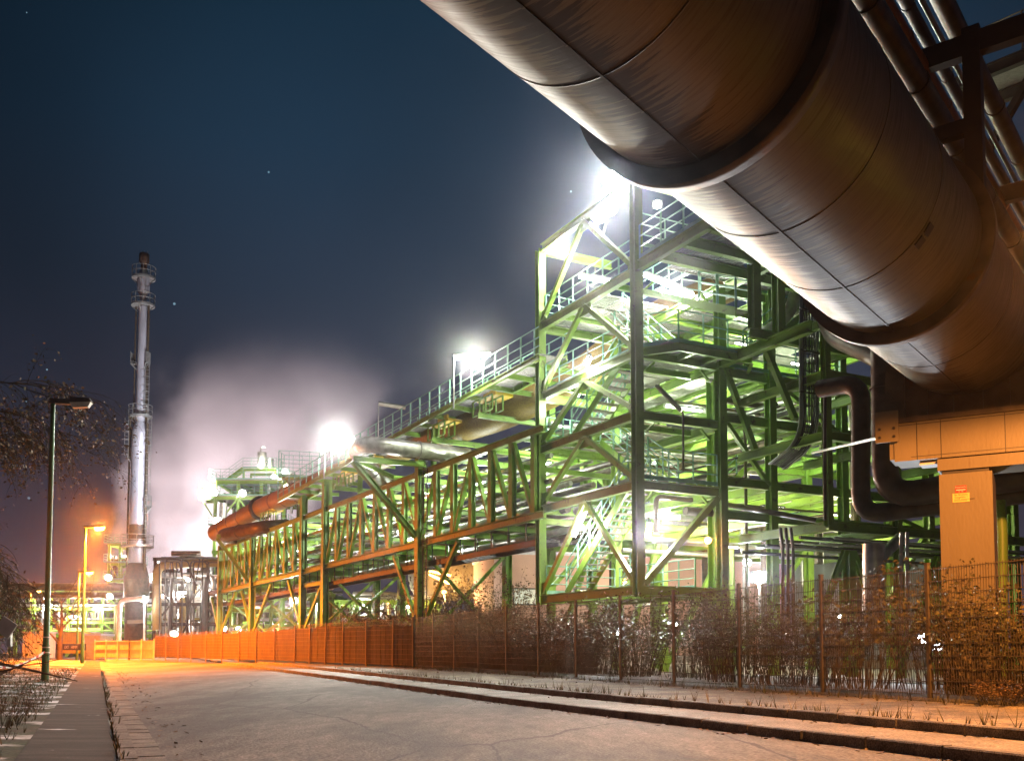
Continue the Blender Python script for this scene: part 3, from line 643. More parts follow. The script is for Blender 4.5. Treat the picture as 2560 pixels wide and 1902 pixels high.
rpipe([P(2500, 1250, 20.5), P(2506, 1330, 20.5), P(2506, 1700, 20.5)], .11, GREEN, 'green drop pipe close behind the orange-lit portal column', None, 10, .3)
# cable ladder with black cables
cl = thing('cable_ladder', P(2003, 1000, 30), 'vertical cable ladder packed with black cables, curving away at its foot', 'cable ladder')
path = bend([P(2003, 690, 30), P(2003, 1100, 30), P(1925, 1160, 31.5)], 1.0, 8); path2 = bend([P(2042, 700, 30.3), P(2042, 1105, 30.3), P(1960, 1172, 31.8)], 1.0, 8)
part('rail', GALV, cl, lambda m: [m.bar(a, b, .04, .16, TN) for a, b in zip(path, path[1:])]); part('rail', GALV, cl, lambda m: [m.bar(a, b, .04, .16, TN) for a, b in zip(path2, path2[1:])])
for u in range(24):
    q = u / 24 * (path[-1] - path[0]).length
    i = u / 24 * 3 if u < 16 else 1 + (u - 15) / 9 * (len(path) - 2.02); i = u / 16 * .999 if u < 16 else i
    j = int(i); f = i - j; a = path[j].lerp(path[j+1], f); b = path2[j].lerp(path2[j+1], f); part('rung', STEELDK, cl, lambda m: m.bar(a, b, .03, .03))
for f in (.25, .55, .85):
    a = path[0].lerp(path[1], f); b = path2[0].lerp(path2[1], f); part('clamp_bar', STEELDK, cl, lambda m: m.bar(a - TN * .15 - TT * .1, b + TN * .4 - TT * .1, .06, .05))
for i in range(11):
    u = .08 + .84 * i / 10
    pts = [a.lerp(b, u) - TT * (.06 + .03 * math.sin(i * 2.1)) + TN * random.uniform(-.02, .02) for a, b in zip(path, path2)]
    part('cable', CABLE, cl, lambda m: m.tube(pts, random.choice((.016, .022, .028)), 6))

# ------------------------------------------------------------ truss pipe bridge
BN = P(1337, 1290, 36.5); BF = P(548, 1480, 72.6)
BL = (V((BF.x - BN.x, BF.y - BN.y, 0))).length; BD = (BF - BN) / BL; BW = V((.849, .527, 0)); BWID = 4.6; BH = 3.2
def B(s, w, z): p = BN + BD * s + BW * w; return V((p.x, p.y, p.z + z))
bridge = thing('pipe_bridge', B(21, 0, 0), 'long green truss pipe bridge running back from the stair tower, orange-lit along the street', 'pipe bridge')
NP = 24
for w, nm in ((0, 'near'), (BWID, 'far')):
    part('top_chord', GREEN, bridge, lambda m: m.beam(B(-.6, w, BH), B(BL, w, BH), .26, .28)); part('bottom_chord', GREEN, bridge, lambda m: m.beam(B(-.6, w, 0), B(BL, w, 0), .26, .28))
sup = [9.5, 21.2, 24.7, 34.4]
bays = [(0, 9.5), (9.5, 21.2), (24.7, 34.4), (34.4, BL)]
for w in (0, BWID):
    for a, b in bays:
        n = round((b - a) / 1.62)
        for i in range(n + 1):
            s = a + (b - a) * i / n
            part('post', GREEN, bridge, lambda m: m.beam(B(s, w, .14), B(s, w, BH - .14), .27, .22, BW))
            if i < n:
                s2 = a + (b - a) * (i + 1) / n; dn = i < n / 2
                if w == 0 or i % 2 == 0:
                    part('diagonal', GREEN, bridge, lambda m: m.bar(B(s + .1, w, BH - .14 if not dn else .14), B(s2 - .1, w, .14 if not dn else BH - .14), .13, .17, BW))
for i in range(18):
    s = 1 + i * (BL - 1.5) / 17
    for z in (BH - .02, .02): part('cross_beam', GREEN, bridge, lambda m: m.beam(B(s, .15, z), B(s, BWID - .15, z), .14, .24))
    if i % 2 == 0:
        part('cross_beam', GREEN, bridge, lambda m: m.beam(B(s, .15, BH * .64), B(s, BWID - .15, BH * .64), .12, .2)); part('cross_beam', GREEN, bridge, lambda m: m.beam(B(s + .8, .15, BH * .34), B(s + .8, BWID - .15, BH * .34), .12, .2))
random.seed(8)
LBP = ['silver clad pipe lying on the lowest cross beams inside the truss bridge', 'silver clad pipe lying on the lower middle cross beams inside the truss bridge', 'silver clad pipe lying on the upper middle cross beams inside the truss bridge', 'pipe lying along the top cross beams of the truss bridge']
for k, (z, cnt) in enumerate([(.14, 7), (BH * .34 + .1, 5), (BH * .64 + .1, 5), (BH + .12, 4)]):
    for i in range(cnt):
        w = .45 + (BWID - .9) * i / (cnt - 1) + random.uniform(-.12, .12); r = random.choice((.07, .1, .13, .17)); zz = z + r
        pts = []; s = -.5
        while s < BL:
            pts.append(B(s, w, zz)); s += random.uniform(5, 9)
            if random.random() < .35: pts.append(B(s, w, zz)); w = min(BWID - .4, max(.4, w + random.choice((-.35, .35)))); s += .6
        pts.append(B(BL, w, zz))
        rpipe(pts, r, random.choice((CLAD, CLAD, CLAD, GALV, DARKPIPE)), LBP[k], 'pipes inside the truss bridge, tier %s' % 'abcd'[k], 8)
# maintenance tray under the bridge
tray = thing('cable_tray', B(20, .3, -.9), 'long rust-brown cable tray with hangers slung under the truss bridge', 'cable tray')
part('side_rail', STEELDK, tray, lambda m: [m.bar(B(0, w, -.95), B(BL, w, -.95), .05, .22) for w in (.25, 1.1)])
for i in range(32):
    for w in (.25, 1.1): part('hanger', STEELDK, tray, lambda m: m.bar(B(1 + i * 1.3, w, -.95), B(1 + i * 1.3, w, -.1), .04, .04, BD))
part('rung_bed', STEELDK, tray, lambda m: [m.bar(B(i * .45, .25, -.9), B(i * .45, 1.1, -.9), .03, .03) for i in range(94)])
for i in range(5): part('cable', CABLE, tray, lambda m: m.tube([B(s * 2.0, .35 + i * .14, -.82 + .02 * math.sin(s * 1.7 + i)) for s in range(22)], .03, 5))
for i in range(4):
    w = 1.8 + i * .75; rpipe([B(-.5, w, -.35), B(BL, w, -.35)], random.choice((.07, .1, .14)), random.choice((CLAD, DARKPIPE, GALV)), 'pipe hung beneath the floor of the truss bridge', 'pipes hung beneath the bridge floor', 8)
# trestles
TL = ['tall green trestle with a ladder, nearest the stair tower under the truss bridge', 'green trestle pair post nearest the road bend, with a yellow cross strut', 'orange-lit green trestle post just beyond the cross-strutted pair', 'slender green trestle with a long raking strut, second from the far end', 'farthest green trestle at the end of the truss bridge']
SS = sup + [BL - .4]
for k, s in enumerate(SS):
    g0 = B(s, 0, 0); z0 = gz(g0); top = {0: BH + .9, 1: BH + 1.6, 2: BH + 1.2, 3: BH + .6, 4: BH + .2}[k]
    t = thing('trestle', V((g0.x, g0.y, z0)), TL[k], 'trestle')
    for w in (-.05, BWID + .05):
        part('leg', GREEN, t, lambda m: m.beam(V((B(s, w, 0).x, B(s, w, 0).y, z0)), B(s, w, top if w < 1 else BH), .36, .36, BW))
        part('base_plate', CONC, t, lambda m: m.box(V((B(s, w, 0).x, B(s, w, 0).y, z0 + .15)), BD * .5, BW * .5, UP * .25))
    for a, b in ((-.05, BWID + .05), (BWID + .05, -.05)):
        p = B(s, a, -.2); q = B(s, b, 0); q.z = z0 + 1.2; part('brace', GREEN, t, lambda m: m.bar(p, q, .14, .14, BD))
    part('cross_beam', GREEN, t, lambda m: m.beam(B(s, 0, -.35), B(s, BWID, -.35), .24, .3))
    if k in (0, 2, 3, 4):
        for sg in (1, -1):
            p = B(s, 0, 0); p.z = z0 + 1.8; part('brace', GREEN, t, lambda m: m.bar(p, B(s + sg * 3.2, .2, -.25), .16, .16, BW))
    if k == 0:
        q = B(s, 0, 0); q.z = z0
        def lad(m):
            a = q - BD * .42; b2 = q - BD * .0 - BW * .35
            for o in (-BD * .45, -BD * .85): m.bar(q + o - BW * .1 + UP * .8, q + o - BW * .1 + UP * 9.4, .04, .04)
            for i in range(30): m.bar(q - BD * .45 - BW * .1 + UP * (.9 + i * .29), q - BD * .85 - BW * .1 + UP * (.9 + i * .29), .025, .025)
        part('ladder', STEELDK, t, lad)
    if k == 1:
        for z in (1.8, 4.9): part('strut', GREEN, t, lambda m: m.beam(V((B(sup[1], 0, 0).x, B(sup[1], 0, 0).y, z)), V((B(sup[2], 0, 0).x, B(sup[2], 0, 0).y, z)), .18, .25))
# walkway on the bridge
def WKf(u): return P(1337 + (700 - 1337) * 0, 0, 1)
W0 = P(1337, 898, 36.4); W1 = P(694, 1252, 59.5); WLn = (W1 - W0).length; WD = (W1 - W0) / WLn; WX = V((-WD.y, WD.x, 0)).normalized() * -1
if WX.x < 0: WX = -WX
def Wk(s, w, z): return W0 + WD * s + WX * w + UP * z
walk = thing('walkway', Wk(14, 0, 0), 'long sloping steel walkway with pale rail posts climbing above the truss bridge', 'walkway')
part('stringer', GREEN, walk, lambda m: [m.beam(Wk(-.3, w, 0), Wk(WLn, w, 0), .12, .24) for w in (0, 1.3)])
part('deck', GRATE, walk, lambda m: [m.bar(Wk(-.3, .1 + i * .11, .13), Wk(WLn, .1 + i * .11, .13), .075, .03) for i in range(11)])
part('joist', GREEN, walk, lambda m: [m.beam(Wk(.4 + i * 1.5, 0, -.05), Wk(.4 + i * 1.5, 2.6, -.05), .12, .2) for i in range(int(WLn / 1.5))])
def wr(m, w):
    k = int(WLn / .92)
    for i in range(k + 1): m.bar(Wk(i * .92, w, .05), Wk(i * .92, w, 1.15), .065, .03, WD)
    for z in (1.15, .75, .42): m.tube([Wk(-.3, w, z), Wk(WLn, w, z)], .022, 5)
part('railing', MINT, walk, lambda m: wr(m, -.02)); part('railing', MINT, walk, lambda m: wr(m, 1.32))
part('toe_board', GREEN, walk, lambda m: m.bar(Wk(-.3, 1.3, .2), Wk(WLn, 1.3, .2), .02, .2))
for s in (9, 17, 21, 25): part('support_post', GREEN, walk, lambda m: m.beam(Wk(s, .6, -1.9 - .05 * s if s < 20 else -1.6), Wk(s, .6, -.1), .2, .2, WD))
# end stair cage on the far end of the walkway
ec = P(745, 1190, 60)
part('end_platform', GREEN, walk, lambda m: [m.beam(ec + V((-1.2, 0, 0)), ec + V((1.2, .6, 0)), .15, .2), m.bar(ec + V((-1.2, 1, .05)), ec + V((1.2, 1.6, .05)), 1.4, .05)])
part('railing', MINT, walk, lambda m: rail(m, [ec + V((-1.2, 0, 0)), ec + V((1.2, .6, 0)), ec + V((1.0, 1.8, 0)), ec + V((-1.2, 1.4, 0)), ec + V((-1.2, 0, 0))], 1.6, .6))
# big duct on top of the bridge
dp = bend([P(540, 1332, 74.5), P(652, 1270, 67.5), P(830, 1194, 56.5), P(1050, 1102, 47.3), P(1260, 1036, 41.6), P(1420, 960, 40.5), P(1640, 790, 40.5), P(1860, 700, 41)], 1.2, 4)
duct = thing('insulated_duct', dp[0], 'fat ochre insulated duct lying on the truss bridge beneath the sloping walkway', 'duct')
part('shell', OCHRE, duct, lambda m: m.tube(dp, .66, 24))
for a, b in zip(dp, dp[1:]):
    d = b - a; k = int(d.length / 2.4)
    for i in range(1, k + 1): c = a + d * (i / (k + 1)); part('band', DARKPIPE, duct, lambda m: m.tube([c - d.normalized() * .04, c + d.normalized() * .04], .69, 24))
fl = P(652, 1270, 67.5); fd = (dp[1] - dp[0]).normalized()
part('flange', STEELDK, duct, lambda m: [m.tube([fl - fd * .16, fl - fd * .05], .85, 24), m.tube([fl + fd * .05, fl + fd * .16], .85, 24)])
SDL = ['yellow and green saddle carrying the duct at the near end of the bridge', 'yellow saddle with green box frame, second along the duct', 'pale saddle box beneath the duct behind the raking green strut', 'pale saddle frame beside the two bridge posts', 'pale saddle frame near the far pipe flange']
for k, (px, py, Y) in enumerate([(1232, 1018, 40.5), (1115, 1080, 43.5), (935, 1168, 50), (868, 1203, 53), (680, 1292, 65)]):
    c = P(px, py, Y); s = thing('duct_saddle', c, SDL[k], 'saddle')
    part('frame', GREEN, s, lambda m: [m.bar(c - BD * .8 + UP * z - BW * o, c + BD * .8 + UP * z - BW * o, .06, .06) for z in (-.3, .3) for o in (0, .5)] + [m.bar(c + BD * x - UP * .3 - BW * o, c + BD * x + UP * .3 - BW * o, .06, .06, BD) for x in (-.8, -.25, .25, .8) for o in (0, .5)])
    part('cradle', YELLOW, s, lambda m: [m.box(c + UP * .38 + BW * .1, BD * .78, BW * .42, UP * .06), m.box(c + UP * .55 - BW * .15, BD * .45, BW * .05, UP * .15)])
    part('cross_beam', GREEN, s, lambda m: m.beam(c - UP * .42 - BW * .7, c - UP * .42 + BW * 2.6, .18, .22))
# expansion loops jutting out over the road side, with raking struts
def loop(root, pin, pout1, pout2, pin2, r, m, label, strut_top, strut_bot, lbl2, arm_in):
    rpipe([pin, pout1, pout2, pin2], r, m, label, None, 16, r * 3.2)
    o = thing('loop_bracket', strut_bot, lbl2, 'bracket')
    part('arm', GREEN, o, lambda m: m.beam(strut_top, arm_in, .2, .24)); part('arm', GREEN, o, lambda m: m.beam(strut_top + UP * -.05, arm_in + BD * 3.4, .16, .2))
    part('strut', GREEN, o, lambda m: m.beam(strut_top - UP * .12, strut_bot, .22, .24))
s0 = sup[0]
st = P(884, 1148, 41.0); 
loop(None, B(7.2, 1.2, BH + .55), P(912, 1108, 40.3), P(885, 1128, 44.5), B(15.5, 1.2, BH + .45), .34, CLAD, 'silver expansion loop of pipe jutting out from the near part of the truss bridge', P(884, 1146, 41.6), B(s0 + .2, -.1, .3), 'green arm and long raking strut under the silver expansion loop', B(s0 - .5, 0, BH + .35))
loop(None, B(32.2, 1.5, BH + .6), P(655, 1318, 62.5), P(548, 1338, 66.5), B(BL - 2, 1.5, BH + .5), .42, DARKPIPE, 'dark brown expansion loop sticking out near the far end of the truss bridge', P(542, 1340, 65.5), B(35.0, -.1, .2), 'brown arm and raking strut under the dark expansion loop', B(35.5, 0, BH + .3))
for k in range(2): rpipe([B(33 + k * .8, .8, BH + .4), P(668 - k * 12, 1326 + 4 * k, 63.2 + k * .5), P(570 - k * 6, 1346 + 2 * k, 67), B(BL - 2.5, .8, BH + .3)], .2, DARKPIPE, 'slimmer dark pipe loop lying under the big brown expansion loop', 'slim pipes under the brown loop', 10, .6)
rpipe([B(8.0, .4, BH + .5), P(925, 1120, 40.9), P(900, 1140, 44.8), B(15, .4, BH + .4)], .2, DARKPIPE, 'dark pipe tucked under the silver expansion loop', None, 12, .6)

# ------------------------------------------------------------ giant overhead pipe
def ang2(px, py): r = ray(px, py); return math.atan2(r.z, r.dot(PE)), r
a1 = (ang2(1047, 0)[0] + ang2(2120, 829)[0]) / 2; a2 = (ang2(2124, 0)[0] + ang2(2371, 380)[0]) / 2
PR = 1.28; half = (a1 - a2) / 2; dist = PR / math.sin(half); mid = (a1 + a2) / 2
AXO = CAM + PE * (math.cos(mid) * dist) + UP * (math.sin(mid) * dist)        # axis point abreast of the camera
PM = Matrix((( PE.x, 0, -PD.x, AXO.x), (PE.y, 0, -PD.y, AXO.y), (PE.z, 1, -PD.z, AXO.z), (0, 0, 0, 1)))
def pipe_mat():
    m = bpy.data.materials.new('weathered pipe shell'); m.use_nodes = True; nt = m.node_tree; N = nt.nodes; L = nt.links; b = N['Principled BSDF']
    tc = N.new('ShaderNodeTexCoord'); sp = N.new('ShaderNodeSeparateXYZ'); L.new(tc.outputs['Object'], sp.inputs[0])
    def noise(st, sc, det=4, rough=.6):
        mp = N.new('ShaderNodeMapping'); mp.inputs['Scale'].default_value = st; L.new(tc.outputs['Object'], mp.inputs[0])
        n = N.new('ShaderNodeTexNoise'); n.inputs['Scale'].default_value = sc; n.inputs['Detail'].default_value = det; n.inputs['Roughness'].default_value = rough; L.new(mp.outputs[0], n.inputs['Vector']); return n
    def rng(src, a, c, lo=0., hi=1.):
        r = N.new('ShaderNodeMapRange'); r.inputs[1].default_value = a; r.inputs[2].default_value = c; r.inputs[3].default_value = lo; r.inputs[4].default_value = hi; L.new(src, r.inputs[0]); return r.outputs[0]
    def mixc(f, a, c):
        x = N.new('ShaderNodeMix'); x.data_type = 'RGBA'; L.new(f, x.inputs[0])
        if isinstance(a, tuple): x.inputs[6].default_value = a + (1,)
        else: L.new(a, x.inputs[6])
        x.inputs[7].default_value = c + (1,); return x.outputs[2]
    st = noise((.55, .55, 11), 3.0, 6, .62)           # fine hoop-wise streaks
    st2 = noise((.25, .25, 34), 2.0, 3)
    big = noise((1, 1, .5), .8, 5)
    c = mixc(rng(big.outputs['Fac'], .35, .65), (.155, .132, .078), (.115, .097, .056))
    c = mixc(rng(st.outputs['Fac'], .50, .62), c, (.095, .078, .042))
    c = mixc(rng(st2.outputs['Fac'], .62, .70), c, (.17, .14, .085))
    # condensation drips creeping both ways from the bottom seam
    ab = N.new('ShaderNodeMath'); ab.operation = 'ABSOLUTE'; L.new(sp.outputs['X'], ab.inputs[0])
    dr = noise((.0, .7, 6.0), 3.2, 5, .7)
    ln = rng(ab.outputs[0], .02, .60, .38, .70)
    gt = N.new('ShaderNodeMath'); gt.operation = 'GREATER_THAN'; L.new(dr.outputs['Fac'], gt.inputs[0]); L.new(ln, gt.inputs[1])
    lw = N.new('ShaderNodeMath'); lw.operation = 'LESS_THAN'; L.new(sp.outputs['Y'], lw.inputs[0]); lw.inputs[1].default_value = -.5
    ml = N.new('ShaderNodeMath'); ml.operation = 'MULTIPLY'; L.new(gt.outputs[0], ml.inputs[0]); L.new(lw.outputs[0], ml.inputs[1])
    c = mixc(ml.outputs[0], c, (.03, .022, .014))
    L.new(c, b.inputs['Base Color']); b.inputs['Metallic'].default_value = .25
    L.new(rng(st.outputs['Fac'], .35, .65, .38, .54), b.inputs['Roughness'])
    bp = N.new('ShaderNodeBump'); bp.inputs['Strength'].default_value = .10; bp.inputs['Distance'].default_value = .02; L.new(st.outputs['Fac'], bp.inputs['Height']); L.new(bp.outputs[0], b.inputs['Normal'])
    return m
PIPEM = pipe_mat()
big = bpy.data.objects.new('overhead_pipe', None); col.objects.link(big); big.matrix_basis = PM
tag(big, 'giant weathered brown overhead pipe crossing the top of the scene above the road', 'pipe')
def lp(name, m, fn, par=None):
    b = MB(); fn(b); me = bpy.data.meshes.new(name); me.from_pydata(b.v, [], b.f); me.polygons.foreach_set('use_smooth', b.s); me.materials.append(m)
    o = bpy.data.objects.new(name, me); col.objects.link(o); o.parent = par or big; return o
def tz(t): return V((0, 0, -t))
def ring(b, t0, t1, r0, r1, n=96):     # annular collar
    pr = [(r0, t0), (r1, t0), (r1, t1), (r0, t1)]; vs = []
    for j in range(n):
        a = 2 * math.pi * j / n; vs += [V((math.cos(a) * r, math.sin(a) * r, -t)) for r, t in pr]
    for j in range(n):
        k = (j + 1) % n
        for i in range(4): b.add([], []) ; b.f.append((j*4 + i + 0, j*4 + (i+1) % 4, k*4 + (i+1) % 4, k*4 + i)); b.s.append(i in (1, 3))
    b.v += [tuple(v) for v in vs]
lp('shell', PIPEM, lambda b: b.tube([tz(-22 + i * 4) for i in range(20)], PR, 128, False))
for t in (8.65, 15.05, 21.4, 1.5): lp('flange', DARKPIPE, lambda b: ring(b, t - .10, t + .12, PR - .02, PR * 1.13))
for t in (-1.2, 4.0, 6.75, 10.6, 12.75, 17.2, 19.2, 23.5): lp('hoop_seam', PIPEM, lambda b: ring(b, t - .009, t + .009, PR - .01, PR + .007))
lp('bottom_seam', PIPEM, lambda b: [b.box(V((.03, -PR - .004, -t - 1)), V((.012, 0, 0)), V((0, .008, 0)), V((0, 0, .999))) for t in range(-20, 36, 2)])
lp('patch_plate', STEELDK, lambda b: [b.box(V((math.cos(a) * (PR + .004), math.sin(a) * (PR + .004), -12.9)), V((-math.sin(a), math.cos(a), 0)) * .07, V((math.cos(a), math.sin(a), 0)) * .012, V((0, 0, .085))) for a in (math.radians(318), math.radians(326))])
# rack posts riding on the big pipe with slim pipes
def G(t, e1, z): p = AXO + PD * t + PE * e1; return V((p.x, p.y, AXO.z + z))
fr = thing('pipe_post_frame', G(15.05, 1.2, .4), 'dark steel post frame riding on the giant pipe and holding slim pipes', 'post frame')
part('post', STEELDK, fr, lambda m: m.bar(G(15.05, 1.20, .3), G(15.05, 1.20, 3.0), .24, .2, PD)); 
part('cross_bar', STEELDK, fr, lambda m: m.bar(G(15.05, .2, 2.75), G(15.05, 2.2, 2.75), .18, .32)); part('cross_bar', STEELDK, fr, lambda m: m.bar(G(15.05, .5, 1.55), G(15.05, 1.3, 1.55), .16, .22))
part('cross_bar', STEELDK, fr, lambda m: m.bar(G(20.5, .2, 2.75), G(20.5, 2.4, 2.75), .18, .32)); part('post', STEELDK, fr, lambda m: m.bar(G(20.5, 1.2, .3), G(20.5, 1.2, 3), .24, .2, PD))
part('cross_bar', STEELDK, fr, lambda m: m.bar(G(8.65, .2, 2.75), G(8.65, 2.2, 2.75), .18, .32)); part('post', STEELDK, fr, lambda m: m.bar(G(8.65, 1.2, .5), G(8.65, 1.2, 2.75), .2, .2, PD))
for (an, di, r, m, lb) in [(115.4, 8.8, .17, DARKPIPE, 'dark slim pipe hugging the upper edge of the giant pipe'), (114.5, 9.5, .12, mat('rusty orange pipe', (.32, .12, .04), .5, .3), 'rusty orange slim pipe running above the giant pipe'),
                           (113.1, 9.9, .09, STEELDK, 'thin grey pipe on the post frame above the giant pipe'), (110.8, 10.2, .15, DARKPIPE, 'dark olive pipe outside the post frame above the giant pipe'), (112.1, 10.0, .04, GALV, 'very thin bright line beside the post frame')]:
    a = math.radians(an) - math.radians(126.2) + mid; o = CAM + PE * (math.cos(a) * di) + UP * (math.sin(a) * di)
    rpipe([o - PD * 8, o + PD * 34], r, m, lb, None, 14)

# portal carrying the pipe
PB = V((.868, -.497, 0)).normalized(); PNn = V((-PB.y, PB.x, 0)); PNn = PNn if PNn.y < 0 else -PNn
tp = 19.9; pc = AXO + PD * tp; pc = V((pc.x, pc.y, 0))
cpx = P(2424, 1300, 18.6); u0 = (V((cpx.x, cpx.y, 0)) - pc).dot(PB)
def K(u, n, z): p = pc + PB * u + PNn * n; return V((p.x, p.y, z))
zt = P(2360, 1192, 18.6).z; zb0 = zt + .28; zb1 = P(2260, 1078, 19.2).z; zpb = AXO.z - PR
por = thing('pipe_portal', K(u0, 0, .2), 'orange-lit cream steel portal carrying the giant pipe behind the mesh fence', 'portal')
def boxk(m, u0_, u1, n0, n1, z0, z1): m.box(K((u0_ + u1) / 2, (n0 + n1) / 2, (z0 + z1) / 2), PB * abs(u1 - u0_) / 2, PNn * abs(n1 - n0) / 2, UP * (z1 - z0) / 2)
def colm(m, u): boxk(m, u - .45, u + .45, -.45, .45, .1, zt - .02)
part('column', CREAM, por, lambda m: colm(m, u0)); part('column', CREAM, por, lambda m: colm(m, u0 + 6.5))
part('cap_beam', CREAM, por, lambda m: boxk(m, u0 - .47, u0 + 8, -.4, .47, zt + .05, zt + .27)); part('cap_gap', STEELDK, por, lambda m: boxk(m, u0 - .4, u0 + .4, -.4, .4, zt - .02, zt + .05))
ub = u0 - 1.22
part('beam', CREAM, por, lambda m: boxk(m, ub, u0 + 8, -.30, .50, zb0 + .01, zb1)); part('beam_end', CREAM, por, lambda m: boxk(m, ub - .09, ub - .005, -.25, .46, zb0 + .06, zb1 - .02))
def seams(m):
    for u in (ub + .4, ub + .82, ub + 1.9, ub + 3.3): boxk(m, u, u + .014, .49, .506, zb0 + .01, zb1 - .01)
    boxk(m, ub, u0 + 8, .49, .507, zb1 - .05, zb1 - .038); boxk(m, ub + .3, u0 + 8, .49, .507, zb0 + .07, zb0 + .08)
part('plate_joint', STEELDK, por, seams)
part('top_flange', DARKPIPE, por, lambda m: boxk(m, ub + .03, u0 + 8, -.5, .56, zb1 + .003, zb1 + .10))
part('drip_plate', WHITEP, por, lambda m: boxk(m, ub + .42, u0 - .48, -.1, .3, zb0 - .06, zb0))
ep = part('end_plate', CREAM, por, lambda m: boxk(m, ub - .32, ub + .10, .58, .62, zb0 + .38, zb1 + .24))
part('bolt', STEELDK, ep, lambda m: [m.tube([K(ub - .11 + x, .61, zb0 + .48 + z), K(ub - .11 + x, .65, zb0 + .48 + z)], .026, 8) for x in (-.13, .13) for z in (.0, .16)])
def saddle(m, n0):
    pts = [(-1.35, zb1 + .10), (1.35, zb1 + .10), (1.35, AXO.z - .55)]
    arc = [(math.cos(a) * (PR + .004), AXO.z + math.sin(a) * (PR + .004)) for a in [math.radians(-28 - i * (124 / 16)) for i in range(17)]]
    pts += arc; pts += [(-1.0, AXO.z - .75)]
    vs = [K(u, n0, z) for u, z in pts] + [K(u, n0 + .03, z) for u, z in pts]; k = len(pts)
    # fan of quads from the base line to the arc
    for i in range(16):
        u1, z1 = arc[i]; u2, z2 = arc[i + 1]; zz = zb1 + .10
        for n in (n0, n0 + .03): m.quad(K(u1, n, zz), K(u2, n, zz), K(u2, n, z2), K(u1, n, z1))
    for s in (1, -1): m.quad(K(s * arc[0][0] * 1.0, n0 + .015, zb1 + .1), K(s * 1.5, n0 + .015, zb1 + .1), K(s * 1.42, n0 + .015, AXO.z - .4), K(s * arc[0][0], n0 + .015, AXO.z + math.sin(math.radians(-28)) * PR))
sd = part('saddle', DARKPIPE, por, lambda m: [saddle(m, n0) for n0 in (-.42, .40)])
part('stiffener', DARKPIPE, sd, lambda m: [boxk(m, u - .012, u + .012, -.40, .5, zb1 + .1, AXO.z - math.sqrt(max(.02, PR**2 - min(abs(u), PR - .02)**2)) - .005) for u in (-1.1, -.7, -.25, .25, .7, 1.1)])
part('ring', DARKPIPE, por, lambda m: m.tube([AXO + PD * (tp + .38), AXO + PD * (tp + .50)], PR * 1.04, 64))
part('tie_rod', GALV, por, lambda m: m.tube([K(ub - .15, .6, zb0 + .5), P(2030, 1132, 29)], .035, 6))
# gas warning plates on the column
def text(body, size, m, org, ax, parent, name='lettering'):
    cu = bpy.data.curves.new('t', 'FONT'); cu.body = body; cu.size = size; cu.align_x = 'CENTER'; cu.align_y = 'CENTER'; cu.extrude = .001
    o = bpy.data.objects.new('t', cu); col.objects.link(o); dg = bpy.context.evaluated_depsgraph_get()
    me = bpy.data.meshes.new_from_object(o.evaluated_get(dg)); bpy.data.objects.remove(o)
    t = bpy.data.objects.new(name, me); col.objects.link(t); me.materials.clear(); me.materials.append(m)
    n = ax.cross(UP).normalized(); M = Matrix(((ax.x, 0, n.x, org.x), (ax.y, 0, n.y, org.y), (0, 1, n.z, org.z), (0, 0, 0, 1)))
    t.parent = parent; t.matrix_parent_inverse = Matrix.Translation(parent.location).inverted(); t.matrix_basis = M; return t
us = u0 - .08
zr = P(2411, 1225, 18.2).z; zy = P(2411, 1246, 18.2).z
s1 = thing('fire_call_sign', K(us, .46, zr), 'small red sign with white lettering at the top of the orange-lit portal column', 'sign')
part('plate', REDP, s1, lambda m: boxk(m, us - .095, us + .095, .453, .462, zr - .065, zr + .065))
text('Feuerwehr', .042, WHITEP, K(us, .4635, zr + .035), PB, s1); part('line', WHITEP, s1, lambda m: boxk(m, us - .08, us + .08, .462, .4635, zr - .022, zr - .006)); text('01  02', .032, WHITEP, K(us, .4635, zr - .045), PB, s1)
s2 = thing('gas_warning_sign', K(us, .46, zy), 'small yellow gas warning sign just below the red sign on the portal column', 'sign')
part('plate', SIGNY, s2, lambda m: boxk(m, us - .145, us + .145, .453, .464, zy - .085, zy + .080))
text('Bei Blinklicht', .043, BLACKP, K(us, .4655, zy + .052), PB, s2); text('Gasgefahr !', .048, BLACKP, K(us, .4655, zy + .006), PB, s2)
part('line', BLACKP, s2, lambda m: [boxk(m, us - .12 + o, us + o + l, .464, .4655, zy + z, zy + z + .007) for o, l, z in ((0, -.02, -.038), (.12, .0, -.038), (.17, .06, -.038), (0, .1, -.058))])
# railed platform up at the right edge of the picture
up = thing('upper_platform', P(2520, 180, 25), 'dark overhead platform with tan railings at the upper right edge of the picture', 'platform')
a, b_ = P(2380, 215, 27.5), P(2760, 60, 24)
part('deck_beam', STEELDK, up, lambda m: [m.beam(a, b_, .2, .34), m.beam(a + V((1.0, 1.3, 0)), b_ + V((1.0, 1.3, 0)), .2, .34)]); part('deck', GRATE, up, lambda m: m.bar(a + V((.5, .65, .2)), b_ + V((.5, .65, .2)), 1.6, .04))
part('railing', CREAM, up, lambda m: rail(m, [a + UP * .2, b_ + UP * .2], 1.1, 1.9)); part('leg', STEELDK, up, lambda m: [m.beam(V((p.x, p.y, .2)), p, .28, .28) for p in (P(2580, 260, 26.0), P(2585, 300, 29))])
part('brace', STEELDK, up, lambda m: m.bar(P(2440, 430, 27.5), P(2600, 150, 26), .2, .2))

